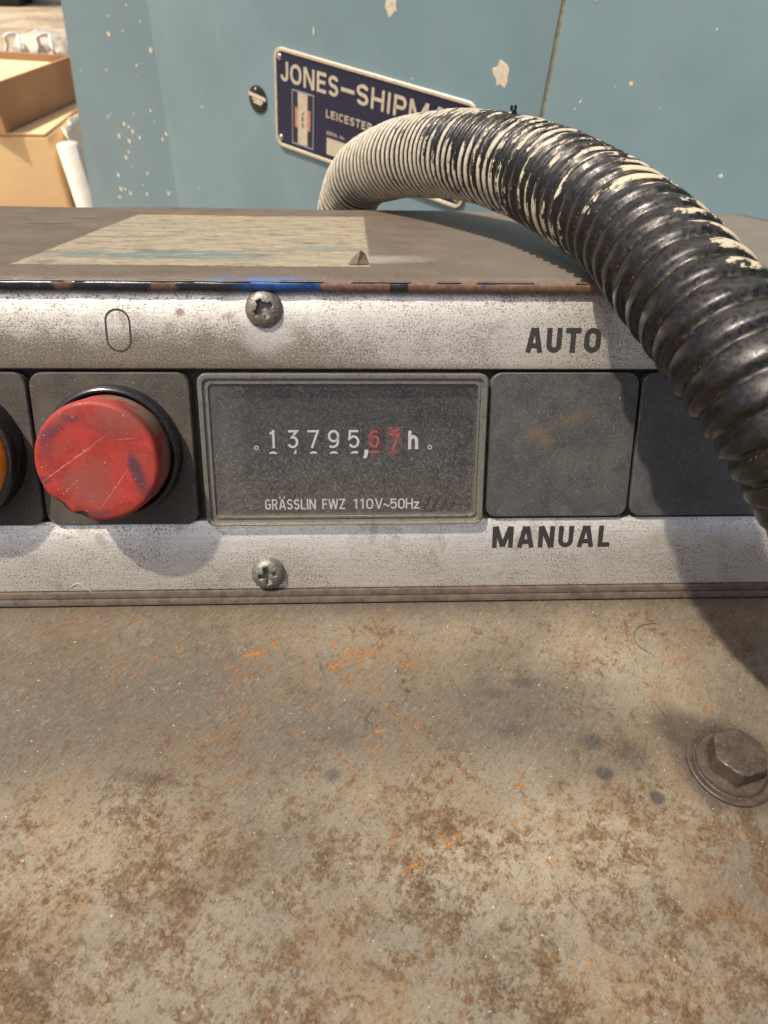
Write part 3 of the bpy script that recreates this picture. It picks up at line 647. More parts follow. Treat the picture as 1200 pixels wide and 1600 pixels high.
# ================================================================== MACHINE BASE (the rusty cover plate in front)
M_BODY = m_simple('grey machine body paint', (.19, .20, .19), .5, 0, .2, .05, .2, (.16, .10, .06), .4)
base = thing('machine_table', 'rust stained steel cover plate with a hexagon bolt in front of the console', 'machine cover', DECK)
put('cover_plate', bevel(mesh('p', *boxv(-300, 160, -330, 157, -6, 0)), .0012, 2), M_DECK, base)
put('body', mesh('p', *boxv(-292, 152, -322, 150, -795, -6.5)), M_BODY, base)
BC = Matrix.Translation((.0548, -.0325, 0))
def m_bolt():
    m = Mat('rusty brown bolt steel'); n = m.noise(.6, 5, .65); f = m.noise(2.5, 4, .7)
    c = m.ramp(n, [(.3, (.038, .029, .024)), (.7, (.088, .065, .052))]); c = m.mix(m.mul(m.mr(f, .5, .68), .4), c, (.150, .100, .076))
    m.set(color=c, rough=m.mr(f, .3, .7, .26, .5), metal=.2); return m.set(normal=m.bump(f, .3, .0001))
M_BOLT = m_bolt()
hexa = []
def hexring(r, z, rot=14, n=6): return [(r * math.cos(R(rot + 60 * i)), r * math.sin(R(rot + 60 * i)), z) for i in range(n)]
def hexlathe():
    """hexagon head with a chamfered round top"""
    V = []; N = 72; L = []
    def hr(a):
        t = (math.degrees(a) - 14) % 60 - 30
        return 3.75 * math.cos(R(30)) / math.cos(R(t)) * 1.06
    for z, lim in ((1.15, 9), (3.95, 9), (4.35, 3.72), (4.45, 3.35), (4.40, 1.5)):
        L.append([(min(hr(2 * math.pi * i / N), lim) * math.cos(2 * math.pi * i / N), min(hr(2 * math.pi * i / N), lim) * math.sin(2 * math.pi * i / N), z) for i in range(N)])
    return loft(L)
bo = put('bolt', shade(mesh('p', *hexlathe()), 28), M_BOLT, base, local=BC)
put('washer', shade(mesh('p', *lathe([(6.15, .05), (6.15, .45), (5.95, .62), (5.35, .62), (5.2, .5), (5.05, .55), (4.95, 1.0), (4.7, 1.25), (3.9, 1.3), (3.2, 1.3)], 64)), 40), M_BOLT, bo, M=DECK @ BC)

# ================================================================== CONTROL CONSOLE
con = thing('control_console', 'grimy wedge shaped control console with aluminium fascia and steel hood', 'control console', PANEL)
XL, XR = -150.0, 118.0
def extrude_x(prof, x0, x1, nseg=1):
    n = len(prof); V = []; F = []
    for s in range(nseg + 1):
        x = x0 + (x1 - x0) * s / nseg
        V += [(x, y, z) for y, z in prof]
    for s in range(nseg):
        for i in range(n):
            j = (i + 1) % n; F.append((s * n + i, s * n + j, (s + 1) * n + j, (s + 1) * n + i))
    F.append(tuple(range(n - 1, -1, -1))); F.append(tuple(nseg * n + i for i in range(n)))
    return mesh('x', V, F)
def band(y0, y1, drop, rnd):
    P = [(y0, -2.2), (y0, -.25), (y0 + .15, -.06), (y0 + .4, 0)]
    k = 10
    for i in range(k + 1):
        t = i / k; P.append((y1 - rnd + rnd * t, -drop * t ** 2))
    P += [(y1 + .1, -2.2)]
    return P
put('fascia', shade(extrude_x(band(40.75, 53.6, .75, 5.0), XL, XR), 30), M_ALU, con)
put('fascia', shade(extrude_x(band(2.45, 15.05, .55, 3.8), XL, XR), 30), M_ALU, con)
put('back_plate', mesh('p', *boxv(XL, XR, 14.5, 41.3, -4.2, -2.3)), M_SLOT, con)
put('base_strip', bevel(extrude_x([(1.25, -4), (1.25, .55), (2.40, .50), (2.40, -4)], XL, XR), .0002), M_LEDGE, con)
put('base_strip', bevel(extrude_x([(-.02, -4), (.03, .85), (1.18, .75), (1.18, -4)], XL, XR), .0002), M_LEDGE, con)
# hood: sheet with a down-turned back, its lip painted black over rust
def hood_mesh():
    V = []; F = []; nx2, ny2 = 60, 28
    for j in range(ny2 + 1):
        for i in range(nx2 + 1):
            x = XL + (XR - XL) * i / nx2; y = .9 + 109.1 * j / ny2
            V.append((x, y, .25 * mnoise.noise(Vector((x * .03, y * .03, 0))) * min(1, j / 6) - .15 * (j == 0)))
    for j in range(ny2):
        for i in range(nx2):
            a = j * (nx2 + 1) + i; F.append((a, a + 1, a + nx2 + 2, a + nx2 + 1))
    b = ny2 * (nx2 + 1)
    for dy, dz in ((.9, -.5), (1.2, -1.6), (1.2, -24)):
        s0 = len(V)
        for i in range(nx2 + 1): V.append((XL + (XR - XL) * i / nx2, 110 + dy, dz))
        for i in range(nx2): F.append((b + i, b + i + 1, s0 + i + 1, s0 + i))
        b = s0
    return mesh('h', V, F, True)
hd = put('hood', hood_mesh(), M_HOOD, con, M=HOOD)
md = hd.modifiers.new('thickness', 'SOLIDIFY'); md.thickness = .0012; md.offset = -1
def lip():
    V = []; F = []; ns = 240
    prof = [(1.1, -.35), (.25, -.16), (-.05, -.30), (-.18, -.62), (-.12, -1.35), (.15, -1.72), (.9, -1.8)]
    for s in range(ns + 1):
        x = XL + (XR - XL) * s / ns; w = .16 * mnoise.noise(Vector((x * .22, 3, 0))) + .08 * mnoise.noise(Vector((x * .9, 8, 0)))
        V += [(x, y + w, z + w * .4) for y, z in prof]
    n = len(prof)
    for s in range(ns):
        for i in range(n - 1): F.append((s * n + i, s * n + i + 1, (s + 1) * n + i + 1, (s + 1) * n + i))
    return mesh('lip', V, F, True)
put('hood_lip', lip(), M_TRIM, con, M=HOOD)
hl = []
for s in range(26):      # torn paint skin left standing along the front edge
    x = random.uniform(-75, 40); w = random.uniform(1.5, 6)
    hl.append(mesh('p', *loft([[(x, -.15, -.12), (x + w, -.12, -.10), (x + w * .9, .45, .02), (x + w * .1, .5, .02)], [(x + .2, -.05, .0), (x + w - .3, -.02, .02), (x + w * .8, .35, .06), (x + w * .2, .4, .06)]])))
pf = put('paint_flakes', merge(hl), M_LEDGE, con, M=HOOD); pf['kind'] = 'stuff'
# housing below the hood
V = [(x, y, z) for x in (XL + 2, XR - 2) for y, z in ((PY * 1000 + 4.5, .3), (PY * 1000 + 27, 45.5), (PY * 1000 + 128, 22.5), (PY * 1000 + 128, .3))]
put('housing', mesh('p', V, [(0, 1, 2, 3), (7, 6, 5, 4), (0, 4, 5, 1), (1, 5, 6, 2), (2, 6, 7, 3), (3, 7, 4, 0)]), M_BODY, con, M=Matrix())

# pan head screws with worn cross recess
def screw_mesh(rot, rad=2.95, wear=1.0):
    V = []; F = []; nr, na = 34, 96
    c, s_ = math.cos(R(rot)), math.sin(R(rot))
    for j in range(nr + 1):
        r = rad * (j / nr) ** .85
        for i in range(na):
            a = 2 * math.pi * i / na; x, y = r * math.cos(a), r * math.sin(a)
            t = r / rad; z = 1.75 * math.sqrt(max(0, 1 - (t * .97) ** 2.6)) + .12
            u, v = x * c + y * s_, -x * s_ + y * c
            au, av = abs(u), abs(v)
            arm = max(min(1, (.46 - av) / .16), 0) * max(min(1, (1.62 - au) / .35), 0)
            arm2 = max(min(1, (.46 - au) / .16), 0) * max(min(1, (1.62 - av) / .35), 0)
            core = max(min(1, (.95 * wear - r) / .25), 0)
            z -= 1.15 * max(arm, arm2, core) * (1 - .18 * r)
            z += .05 * mnoise.noise(Vector((x * 2.2, y * 2.2, rot)))
            V.append((x, y, z))
    for j in range(nr):
        for i in range(na):
            b = (i + 1) % na; F.append((j * na + i, j * na + b, (j + 1) * na + b, (j + 1) * na + i))
    e = nr * na; s0 = len(V)
    V += [(rad * math.cos(2 * math.pi * i / na), rad * math.sin(2 * math.pi * i / na), -.4) for i in range(na)]
    for i in range(na): b = (i + 1) % na; F.append((e + i, e + b, s0 + b, s0 + i))
    return shade(mesh('screw', V, F), 50)
put('screw', screw_mesh(28, 2.95, 1.15), M_SCREW, con, local=Matrix.Translation((-.0142, .0501, -.00045)))
put('screw', screw_mesh(12, 2.9, .95), M_SCREW, con, local=Matrix.Translation((-.0154, .0056, 0)))
# printed legends
put('lettering', text('AUTO', 27.95, 40.35, 43.45, 3.95, .012, .215, .015, .15), M_INK, con)
put('lettering', text('MANUAL', 24.1, 45.2, 9.75, 3.95, .012, .215, .015, .17), M_INK, con)
oo = loft([rr(4.0, 6.7, 1.99, .012, -37.25, 46.75, 10), rr(4.0, 6.7, 1.99, .03, -37.25, 46.75, 10), rr(3.42, 6.12, 1.70, .03, -37.25, 46.75, 10), rr(3.42, 6.12, 1.70, .012, -37.25, 46.75, 10)], False, False)
put('lettering', mesh('p', *oo), M_INK, con)

def at(x, y, z=0): return PANEL @ Matrix.Translation((x * .001, y * .001, z * .001))
# ------------------------------------------------------------------ blank plates, button, lamp
M_BLANK, c_, _ = m_plastic('grey black plastic', (.038, .039, .040), (.115, .110, .100), .42, .44)
sm = M_BLANK.mx(M_BLANK.mul(M_BLANK.spot(-4.2, 2.2, 1.8, 1.2, .6, .5), .5), M_BLANK.mul(M_BLANK.spot(-2.6, .9, 1.1, 1.3, .6, .5), .45), M_BLANK.mul(M_BLANK.spot(1.0, 4.4, 4.2, .9, .6, .4, 22), .3))
M_BLANK.set(color=M_BLANK.mix(sm, c_, (.130, .082, .042)))
M_BLANK2, _, _ = m_plastic('clean grey plastic', (.044, .045, .047), (.115, .112, .106), .40, .36, (33, 5, 1))
M_SQUARE, _, _ = m_plastic('dusty black plastic', (.026, .023, .019), (.100, .082, .062), .62, .55, (13, 45, 1))
def square(w, h, r=2.0, z=.35): return shade(mesh('sq', *loft([rr(w, h, r, -2.3), rr(w, h, r, z - .2), rr(w - .35, h - .35, r - .15, z)])), 40)
bl = thing('blank_plate', 'square grey blanking plate with an orange smudge between AUTO and MANUAL', 'blanking plate', at(35.0, 27.9), 'blanking plates along the fascia')
put('plate', square(25.0, 24.7), M_BLANK, bl)
bl = thing('blank_plate', 'square grey blanking plate half hidden behind the black hose', 'blanking plate', at(60.8, 27.9), 'blanking plates along the fascia')
put('plate', square(25.6, 24.7), M_BLANK2, bl)
bl = thing('blank_plate', 'square grey blanking plate at the far right end of the fascia', 'blanking plate', at(86.8, 27.9), 'blanking plates along the fascia')
put('plate', square(25.4, 24.7), M_BLANK2, bl)

M_RING = m_simple('glossy black collar', (.012, .013, .016), .22, 0, .3, 1, .05, (.09, .08, .065), .25)
def m_redcap():
    m = Mat('worn red button paint')
    n = m.noise(.22, 5, .65); f = m.noise(1.6, 5, .7)
    c = m.mix(m.mr(n, .3, .7), (.235, .020, .015), (.33, .034, .024))
    c = m.mix(m.mul(m.mr(m.noise(.30, 5, .7, off=(4, 8, 0)), .48, .68), .55), c, (.21, .055, .040))
    c = m.mix(m.mul(m.mr(f, .54, .70), .25), c, (.44, .10, .075))
    blue = m.mx(m.spot(6.0, -1.6, 1.0, 3.0, .4, .45, 16), m.mul(m.spot(-6.2, 4.6, 2.4, .9, .5, .5, 32), .8), m.mul(m.spot(-8.2, -2.8, 1.1, .7, .4, .4), .8), m.mul(m.spot(3.4, 4.6, 2.2, 1.2, .7, .4), .4), m.mul(m.spot(-3.2, 6.6, 1.5, .6, .5, .4), .7), m.mul(m.spot(7.4, -4.6, 1.1, 2.2, .6, .6, 30), .6), m.mul(m.spot(-1, -8.2, 2.6, .6, .6, .6, 4), .6), m.mul(m.spot(-7.2, 2.2, .9, 2.2, .6, .6), .5))
    c = m.mix(m.mul(blue, .80, m.mr(f, .30, .52, .4, 1)), c, (.022, .024, .045))
    dirt = m.mx(m.mul(m.spot(-1.5, -4.0, 3.2, 3.4, .7, .5), .55), m.mul(m.spot(4.5, 6.5, 4, 2, .7, .4), .5))
    c = m.mix(dirt, c, (.16, .065, .050))
    def line(x0, y0, ang, L, w):
        return m.spot(x0, y0, L, w, .5, 0, ang)
    sc = m.mx(line(-3.6, .4, 35, 6.0, .11), line(2.2, -4.2, 52, 3.2, .10), m.mul(line(-2.2, 1.2, 31, 3, .08), .8), m.mul(line(-4, -3.5, 40, 1.5, .08), .7), m.mul(line(5, 3.6, 5, 1.4, .08), .7))
    c = m.mix(m.mul(sc, m.mr(f, .35, .60), .55), c, (.50, .22, .17))
    chipm = m.mx(m.spot(-6.3, -7.1, 1.9, 1.0, .2, .3, -42), m.spot(-3.4, -8.4, 1.3, .7, .2, .35, 10))
    c = m.mix(chipm, c, (.016, .016, .018))
    side = m.mul(m.mr(m.z, 8.2, 6.5), m.mr(m.noise(.35, 5, .65, off=(8, 1, 3)), .38, .55), m.mr(m.math('ADD', m.x, m.y), -3, 5))
    c = m.mix(m.mul(side, .85), c, (.17, .13, .10))
    c = m.mix(m.mul(m.mr(m.noise(2.6, 2, .5, off=(7, 1, 8)), .72, .75), .6), c, (.60, .50, .45))
    m.set(color=c, rough=m.mr(f, .3, .7, .45, .65), spec=.35)
    return m.set(normal=m.bump(m.math('ADD', m.mul(f, .5), m.mul(sc, -1.2)), .3, .00012))
pb_ = thing('push_button', 'large worn red stop button on a dusty square plate', 'push button', at(-39.4, 27.5))
put('base_plate', square(25.4, 25.5, 2.2, .5), M_SQUARE, pb_)
put('collar', shade(mesh('p', *lathe([(10.9, .45), (10.85, 2.6), (10.6, 3.1), (10.2, 3.25), (9.9, 3.0), (9.8, 1.5), (9.5, 1.2)], 72)), 45), M_RING, pb_)
def cap_mesh():
    n = 96; prof = [(9.45, 1.0), (9.42, 7.6), (9.40, 8.6), (9.30, 9.1), (9.05, 9.42), (8.6, 9.55), (7.0, 9.52), (4.5, 9.45), (2.0, 9.42), (.05, 9.42)]
    V = []; F = []
    for r, z in prof:
        for i in range(n):
            a = 2 * math.pi * i / n; x, y = r * math.cos(a), r * math.sin(a)
            dz = .05 * mnoise.noise(Vector((x * .3, y * .3, z)))
            if z > 7 and r > 6:     # knocked-off rim at the lower left
                d1 = math.hypot(x + 6.6, y + 6.9); d2 = math.hypot(x + 3.4, y + 8.7)
                k = max(0, 1 - d1 / 2.4) + .8 * max(0, 1 - d2 / 1.7); k = min(1, k) ** 1.5; dz -= .45 * k; x *= 1 - .03 * k; y *= 1 - .03 * k
            V.append((x, y, z + dz))
    for j in range(len(prof) - 1):
        for i in range(n):
            b = (i + 1) % n; F.append((j * n + i, j * n + b, (j + 1) * n + b, (j + 1) * n + i))
    F.append(tuple((len(prof) - 1) * n + i for i in range(n)))
    return shade(mesh('cap', V, F), 50)
put('button_cap', cap_mesh(), m_redcap(), pb_)
lp = thing('indicator_lamp', 'amber indicator lamp cut off at the left edge of the fascia', 'indicator lamp', at(-65.3, 27.5))
put('base_plate', square(25.4, 25.5, 2.2, .5), M_SQUARE, lp)
put('collar', shade(mesh('p', *lathe([(11.4, .45), (11.3, 4.6), (11.0, 5.0), (10.4, 5.0), (10.2, 4.0), (10.0, 3.0)], 72)), 45), M_RING, lp)
m = Mat('amber lens'); m.set(color=m.mix(m.mr(m.noise(.5, 4, .6), .3, .7), (.75, .26, .01), (.85, .36, .03)), rough=.25, trans=.25, coat=.3)
put('lens', shade(mesh('p', *lathe([(10.3, 2.0), (10.3, 5.0), (10.0, 6.0), (9.0, 6.8), (6.5, 7.4), (3, 7.7), (.1, 7.75)], 64)), 60), m, lp)

# ------------------------------------------------------------------ hour meter
HMX, HMY = -1.65, 27.4
def lx(x): return x - HMX
def ly(y): return y - HMY
hm = thing('hour_meter', 'rectangular hour meter reading 13795,67 h in a clear plastic bezel', 'hour meter', at(HMX, HMY))
m = Mat('yellowed clear plastic bezel')
d = m.mr(m.noise(1.0, 5, .7), .50, .68)
c = m.mix(m.mul(d, .5), m.mix(m.mr(m.y, 6, -12, 0, .5), (.56, .54, .48), (.62, .58, .45)), (.16, .13, .095))
c = m.mix(m.mul(m.mr(m.noise(1.6, 5, .7, off=(3, 3, 3), vec=m.stretch(.6, 1, 1)), .62, .68), m.mr(m.y, -11.3, -11.8), m.mul(m.mr(m.x, -6, -4), m.mr(m.x, 9, 7)), .9), c, (.05, .035, .02))
m.set(color=c, rough=.16, trans=.80, ior=1.49); m.set(normal=m.bump(m.noise(2.5, 4, .6), .1, .00008)); M_BEZEL = m
put('bezel', shade(mesh('p', *loft([rr(47.2, 25.6, 1.5, -2.2), rr(47.2, 25.6, 1.5, 1.3), rr(46.7, 25.1, 1.3, 1.6), rr(45.7, 24.1, 1.0, 1.6), rr(45.5, 23.9, 1.0, 1.15), rr(44.7, 23.1, .9, 1.10), rr(44.5, 22.9, .9, 1.35), rr(43.9, 22.3, .8, 1.35), rr(43.6, 22.0, .8, -.35)], False, False)), 30), M_BEZEL, hm)
m = Mat('charcoal dial card'); n = m.noise(.12, 4, .6); f = m.noise(4.5, 3, .6)
c = m.mix(m.mr(n, .35, .65), (.021, .022, .023), (.043, .042, .040)); c = m.mix(m.mul(m.mr(f, .50, .66), .4), c, (.13, .12, .11))
lowd = m.mul(m.mr(m.math('ADD', m.y, m.mul(m.math('SUBTRACT', m.noise(.15, 4, .6), .5), 9)), 4.0, -8.0, 0, .34), m.mr(m.noise(1.6, 5, .75), .40, .62)); c = m.mix(lowd, c, (.155, .128, .098))
m.set(color=c, rough=.7); M_DIAL = m
put('dial', mesh('p', *loft([rr(43.8, 22.2, .8, -1.2), rr(43.8, 22.2, .8, -.4)])), M_DIAL, hm)
M_WHITE = m_simple('white numeral paint', (.84, .83, .80), .6, 0, .08, 2.0, 0)
M_RNUM = m_simple('red numeral paint', (.46, .075, .055), .6, 0, .15, 2.0, 0)
M_WHEEL = m_simple('black number wheel', (.040, .042, .046), .4, 0, .3, 1.0, 0)
M_WHEEL3 = m_simple('dull red number wheel', (.062, .026, .022), .45, 0, .3, 1.0, 0)
M_WHEEL2 = m_simple('grey number wheel', (.105, .072, .066), .45, 0, .3, 1.0, 0)
WY0, WY1 = ly(26.75), ly(31.35)
def wheel_mesh(x, w):
    P = []
    for i in range(9):
        t = i / 8; y = WY0 + (WY1 - WY0) * t; P.append((y, -.36 + .14 * math.sin(math.pi * t)))
    P = [(WY0, -.41)] + P + [(WY1, -.41)]
    me = extrude_x(P, x - w / 2, x + w / 2); return shade(me, 30)
digs = [('1', '2'), ('3', '4'), ('7', '8'), ('9', '0'), ('5', '6'), ('6', '7'), ('7', '8')]
for i, (dg, nxt) in enumerate(digs):
    xc = lx(-13.75 + 3.40 * i); red = i >= 5
    wh = put('number_wheel', wheel_mesh(xc, 2.9), M_WHEEL2 if i == 6 else M_WHEEL3 if i == 5 else M_WHEEL, hm)
    ws = .95 if dg != '1' else .45
    dy = .0 if i < 6 else -.5
    put('digit', text(dg, xc - ws, xc + (ws if dg != '1' else .55), ly(27.75) + dy, 3.05, -.19, .125 if not red else .16, .02, clip=(WY0 + .1, WY1 - .1)), M_RNUM if red else M_WHITE, wh, M=WM[hm])
    put('digit', text(nxt, xc - .9, xc + .9, ly(27.75 - 3.60), 3.05, -.30, .125 if not red else .16, .02, clip=(WY0 + .02, WY1)), M_RNUM if red else M_WHITE, wh, M=WM[hm])
    if i == 6:
        put('digit', text('6', xc - .9, xc + .9, ly(27.75) + 2.5, 3.05, -.24, .16, .02, clip=(WY0 + .1, WY1 - .1)), M_RNUM, wh, M=WM[hm])
put('lettering', merge([text('h', lx(9.0), lx(10.7), ly(27.45), 3.15, -.39, .17, .03), text(',', lx(1.5), lx(2.35), ly(26.6), 3.6, -.10, .17, .03)]), M_WHITE, hm)
put('lettering', merge([text('GRÄSSLIN', lx(-15.5), lx(-6.8), ly(17.0), 1.85, -.39, .135, .02, .12), text('FWZ', lx(-5.7), lx(-1.75), ly(17.0), 1.85, -.39, .135, .02, .1), text('110', lx(-.35), lx(3.1), ly(17.0), 1.85, -.39, .135, .02, .12), text('V~50Hz', lx(3.4), lx(11.1), ly(17.0), 1.85, -.39, .135, .02, .08)]), M_WHITE, hm)
for x in (-16.5, 12.7): put('index_mark', mesh('p', *loft([[(lx(x) + px, ly(27.8) + py, z) for px, py, _ in ring(r, 0, 20)] for r, z in ((.38, -.4), (.38, -.36), (.22, -.36), (.22, -.4))], False, False)), M_WHITE, hm)
# scratched dusty window in front of the dial
m = Mat('dusty clear window'); t = m.t
for nd in (m.b,): t.nodes.remove(nd)
tr = t.nodes.new('ShaderNodeBsdfTransparent'); gl = t.nodes.new('ShaderNodeBsdfGlossy'); gl.inputs['Roughness'].default_value = .12
df = t.nodes.new('ShaderNodeBsdfDiffuse'); fr_ = t.nodes.new('ShaderNodeFresnel'); fr_.inputs['IOR'].default_value = 1.45
low = m.mr(m.math('ADD', m.y, m.mul(m.math('SUBTRACT', m.noise(.15, 4, .6), .5), 9)), 4.0, -8.0, .05, .10)
lf = m.mr(m.x, -14, -22, 0, .12)
spk = m.mul(m.mr(m.noise(3.6, 4, .7), .44, .66), .26)
dust = m.math('ADD', m.math('ADD', m.mul(low, m.mr(m.noise(.28, 4, .65, off=(7, 7, 0)), .30, .65, .3, 1)), lf), m.mul(spk, m.mr(m.y, 8, -6, .6, 1.2)))
dust = m.mx(dust, m.mul(m.mr(m.noise(4.0, 2, .5, off=(21, 2, 2)), .70, .74), .8))
rubs = m.mul(m.mr(m.math('SINE', m.math('ADD', m.mul(m.x, 4.2), m.mul(m.y, -2.0)), 0), .1, .7), m.spot(14.8, -9.2, 4.8, 1.3, .4, .15))
dust = m.math('MULTIPLY', dust, m.math('SUBTRACT', 1.0, m.mul(rubs, .8)), clamp=True)
hair = m.spot(2.6, -5.4, .12, 1.6, .4, 0, 32)
m._in(df.inputs['Color'], m.mix(m.mul(m.mr(m.y, 4, -8), .8), (.30, .29, .275), (.27, .24, .20)))
mx1 = t.nodes.new('ShaderNodeMixShader'); mx2 = t.nodes.new('ShaderNodeMixShader')
m._in(mx1.inputs[0], dust); t.links.new(tr.outputs[0], mx1.inputs[1]); t.links.new(df.outputs[0], mx1.inputs[2])
m._in(mx2.inputs[0], m.mul(fr_.outputs[0], .6)); t.links.new(mx1.outputs[0], mx2.inputs[1]); t.links.new(gl.outputs[0], mx2.inputs[2])
t.links.new(mx2.outputs[0], m.out.inputs['Surface'])
put('window', mesh('p', *loft([rr(43.9, 22.3, .8, .55), rr(43.9, 22.3, .8, 1.0)], False, True)), m, hm)

# ================================================================== HOSE
HP = [(-30, 300, -130, 9.9), (-22, 290, -90, 9.9), (-12, 270, -35, 9.9), (-2.2, 246.4, 12.1, 9.8), (2.9, 229.3, 27.2, 9.55), (9.1, 213.5, 35.2, 9.7), (15.1, 198.9, 40.9, 9.7), (21.3, 185.2, 45.2, 9.6), (26.5, 171.8, 48.7, 9.4), (31.2, 158.4, 51.2, 9.16), (35.3, 145.0, 53.1, 9.01), (38.3, 131.3, 54.5, 8.82), (40.5, 118.0, 55.7, 8.52), (41.7, 105.4, 56.7, 8.11), (42.5, 93.6, 56.8, 8.06), (43.3, 82.7, 56.2, 8.01), (44.9, 73.0, 54.8, 7.91), (47.5, 65.0, 52.2, 7.82), (51.2, 59.2, 48.0, 7.72), (57, 54.5, 41.0, 7.72), (65, 51, 31.5, 7.72), (75, 48, 21.5, 7.72), (88, 45, 13.0, 7.72), (104, 42, 9.2, 7.72), (125, 40, 8.7, 7.72)]
PH = [0, 8, 18, 28.0]        # rib count reached at each guide point
for i in range(4, len(HP)):
    k = i - 3
    if k <= 5: stepn = 6.0
    elif k <= 11: stepn = (5.4, 4.7, 4.1, 3.5, 3.1, 2.8)[k - 6]
    elif k <= 15: stepn = 2.5
    else: stepn = 3.2
    PH.append(PH[-1] + stepn)
def catmull(P, t):
    i = min(int(t), len(P) - 2); f = t - i
    p0 = P[max(i - 1, 0)]; p1 = P[i]; p2 = P[i + 1]; p3 = P[min(i + 2, len(P) - 1)]
    return [0.5 * (2 * b + (c - a) * f + (2 * a - 5 * b + 4 * c - d_) * f * f + (3 * b - a - 3 * c + d_) * f ** 3) for a, b, c, d_ in zip(p0, p1, p2, p3)]
def hose_mesh():
    # smooth the rib phase, then walk along it so that every rib gets the same number of rings
    dens = []; NT = 4000
    for i in range(NT + 1):
        t = (len(HP) - 1) * i / NT
        dens.append(sum(PH[min(int(max(0, min(len(PH) - 1.001, t + o))), len(PH) - 2)] + (max(0, min(len(PH) - 1.001, t + o)) % 1) * (PH[min(int(max(0, min(len(PH) - 1.001, t + o))) + 1, len(PH) - 1)] - PH[min(int(max(0, min(len(PH) - 1.001, t + o))), len(PH) - 2)]) for o in (-.8, -.4, 0, .4, .8)) / 5)
    per = 11; nring = int((dens[-1] - dens[0]) * per); na = 88
    V = []; F = []; A = dict(along=[], rib=[], phase=[], ca=[], sa=[], edge=[])
    k = 0; prev = None; side_dir = Vector((.62, .2, .75)).normalized()
    for j in range(nring + 1):
        ph = dens[0] + j / per
        while k < NT - 1 and dens[k + 1] < ph: k += 1
        fr2 = (ph - dens[k]) / max(1e-6, dens[k + 1] - dens[k]); t = (len(HP) - 1) * (k + min(1, max(0, fr2))) / NT
        x, y, z, r = catmull(HP, t); e = .02
        q0 = catmull(HP, max(0, t - e)); q1 = catmull(HP, min(len(HP) - 1, t + e))
        T = Vector((q1[0] - q0[0], q1[1] - q0[1], q1[2] - q0[2])).normalized()
        up = Vector((0, 0, 1)); a = (up - up.dot(T) * T)
        if prev is not None: a = prev - prev.dot(T) * T
        a.normalize(); prev = a; b = T.cross(a)
        u = (t - 3) / (len(HP) - 1 - 9)
        for i in range(na):
            an = 2 * math.pi * i / na
            hel = ph + an / (2 * math.pi)                 # one helix
            f = hel % 1.0
            irr = .10 * mnoise.noise(Vector((hel * .7, math.cos(an) * 1.5, math.sin(an) * 1.5)))
            w = f
            bul = (w / .74) if w < .74 else (1 - w) / .26       # leaning rounded rib
            bul = math.sin(bul * math.pi / 2) ** .62
            rad = r * (.885 + .140 * bul + .010 * irr * 4)
            d = a * math.cos(an) + b * math.sin(an)
            wb = .22 * mnoise.noise(Vector((x * .12, y * .12, an)))
            V.append((x + d.x * (rad + wb), y + d.y * (rad + wb), z + d.z * (rad + wb)))
            A['along'].append(u); A['rib'].append(bul); A['phase'].append(hel - an / (2 * math.pi) if False else ph); A['ca'].append(math.cos(an)); A['sa'].append(math.sin(an)); A['edge'].append(max(0, d.dot(side_dir)))
    for j in range(nring):
        for i in range(na):
            q = (i + 1) % na; F.append((j * na + i, j * na + q, (j + 1) * na + q, (j + 1) * na + i))
    me = bpy.data.meshes.new('hose'); me.from_pydata([(x * .001, y * .001, z * .001) for x, y, z in V], [], F); me.update()
    for kx, vals in A.items():
        at_ = me.attributes.new(kx, 'FLOAT', 'POINT'); at_.data.foreach_set('value', vals)
    me.polygons.foreach_set('use_smooth', [True] * len(me.polygons))
    bm = bmesh.new(); bm.from_mesh(me); bmesh.ops.recalc_face_normals(bm, faces=bm.faces); bm.to_mesh(me); bm.free()
    return me
tag(put('corrugated_hose', hose_mesh(), M_HOSE), 'black corrugated hose splashed with cream paint arching over the console', 'hose')

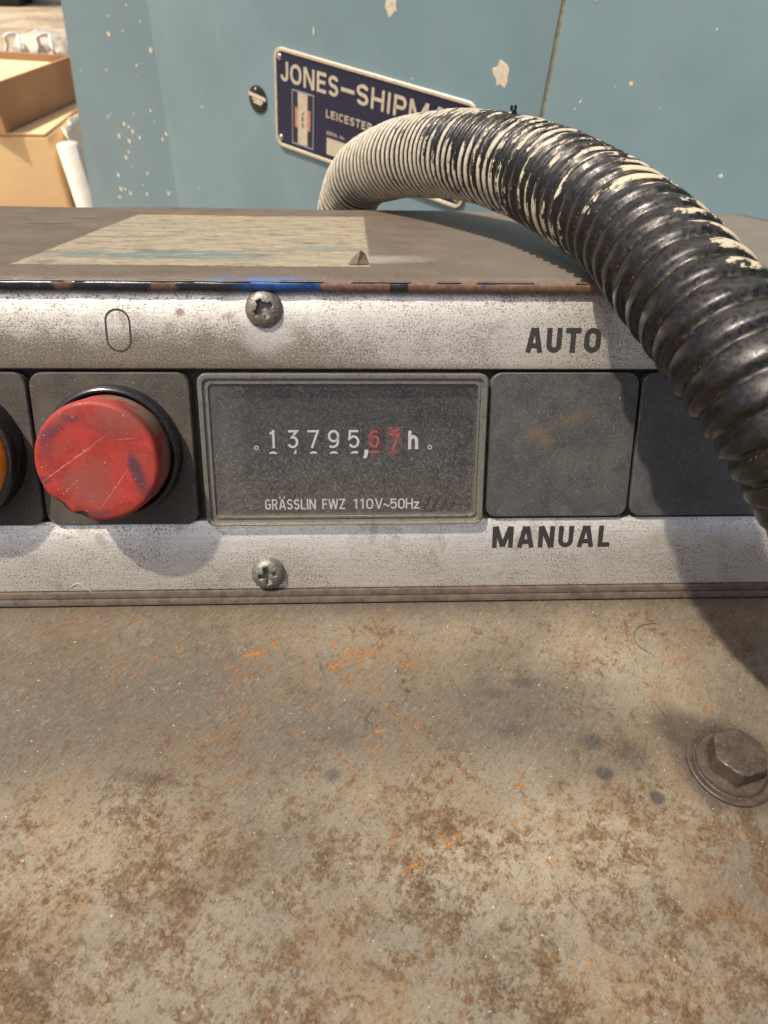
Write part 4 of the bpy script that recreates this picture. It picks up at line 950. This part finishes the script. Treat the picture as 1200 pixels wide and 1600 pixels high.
# ------------------------------------------------------------------ crumbs
def rock(name, r, seed, sx, sy, sz):
    bm = bmesh.new(); bmesh.ops.create_icosphere(bm, subdivisions=2, radius=1)
    for v in bm.verts:
        k = 1 + .35 * mnoise.noise(v.co * 1.3 + Vector((seed, 0, 0))); v.co = Vector((v.co.x * sx * k * r, v.co.y * sy * k * r, max(-.3, v.co.z) * sz * k * r))
    me = bpy.data.meshes.new(name); bm.to_mesh(me); bm.free()
    for v in me.vertices: v.co *= .001
    return me
M_CRUMB = m_simple('rust flake', (.15, .105, .075), .8, 0, .4, 1.2, .5, (.26, .18, .12), .5)
def flake():
    return mesh('f', [(-2.2, -.7, 0), (-.6, -1.2, 0), (1.6, -.5, 0), (1.2, .7, 0), (-1.2, .9, 0), (-.9, -.4, 1.5), (.1, -.5, 2.3), (.9, -.1, 1.7), (.3, .3, 2.0)],
                [(0, 1, 5), (1, 6, 5), (1, 2, 7, 6), (2, 3, 7), (3, 8, 7), (3, 4, 8), (4, 5, 8), (4, 0, 5), (5, 6, 8), (6, 7, 8), (4, 3, 2, 1, 0)])
tag(put('rust_flake', flake(), M_CRUMB, None, HOOD @ Matrix.Translation((.0012, .0155, .00012))), 'jagged brown rust flake lying at the corner of the cream paint patch', 'rust flake')
M_BLACK = m_simple('black grit', (.012, .011, .011), .7, 0, .2, 1, 0)
g0 = put('tar_crumb', merge([mesh('p', *[[(x + dx, y + dy, z + dz) for x, y, z in vf] if k == 0 else vf for k, vf in enumerate(boxv(-.25, .25, -.25, .25, 0, h_))]) for dx, dy, dz, h_ in ((0, 0, 0, .9), (.5, .1, .1, .5), (-.4, .1, .8, .9), (.35, 0, .7, 1.1))]), M_BLACK, None, Matrix.Translation((.0327, .1545, .0609)))
tag(g0, 'tiny black tar crumb standing on the crest of the hose', 'tar crumb')
M_HAIR = m_simple('dark hair', (.06, .04, .03), .5, 0, .1, 1, 0)
hp = [(53.2 - 4.2 * math.sin(R(a)) - 1.2, -9.6 + 3.4 * math.cos(R(a)), .12) for a in range(-10, 150, 10)]
tag(put('hair', tube(hp, .055, 6), M_HAIR, None, DECK), 'thin curled dark hair on the rusty cover plate', 'hair')
M_THREAD = m_simple('grubby thread', (.46, .43, .37), .8, 0, .2, 1, 0)
th = [(-50 + i * .55, 3.1 + .9 * math.sin(i * .62), .10) for i in range(9)]
tag(put('thread', tube(th, .06, 6), M_THREAD, None, PANEL), 'short white thread stuck to the lower aluminium band', 'thread')
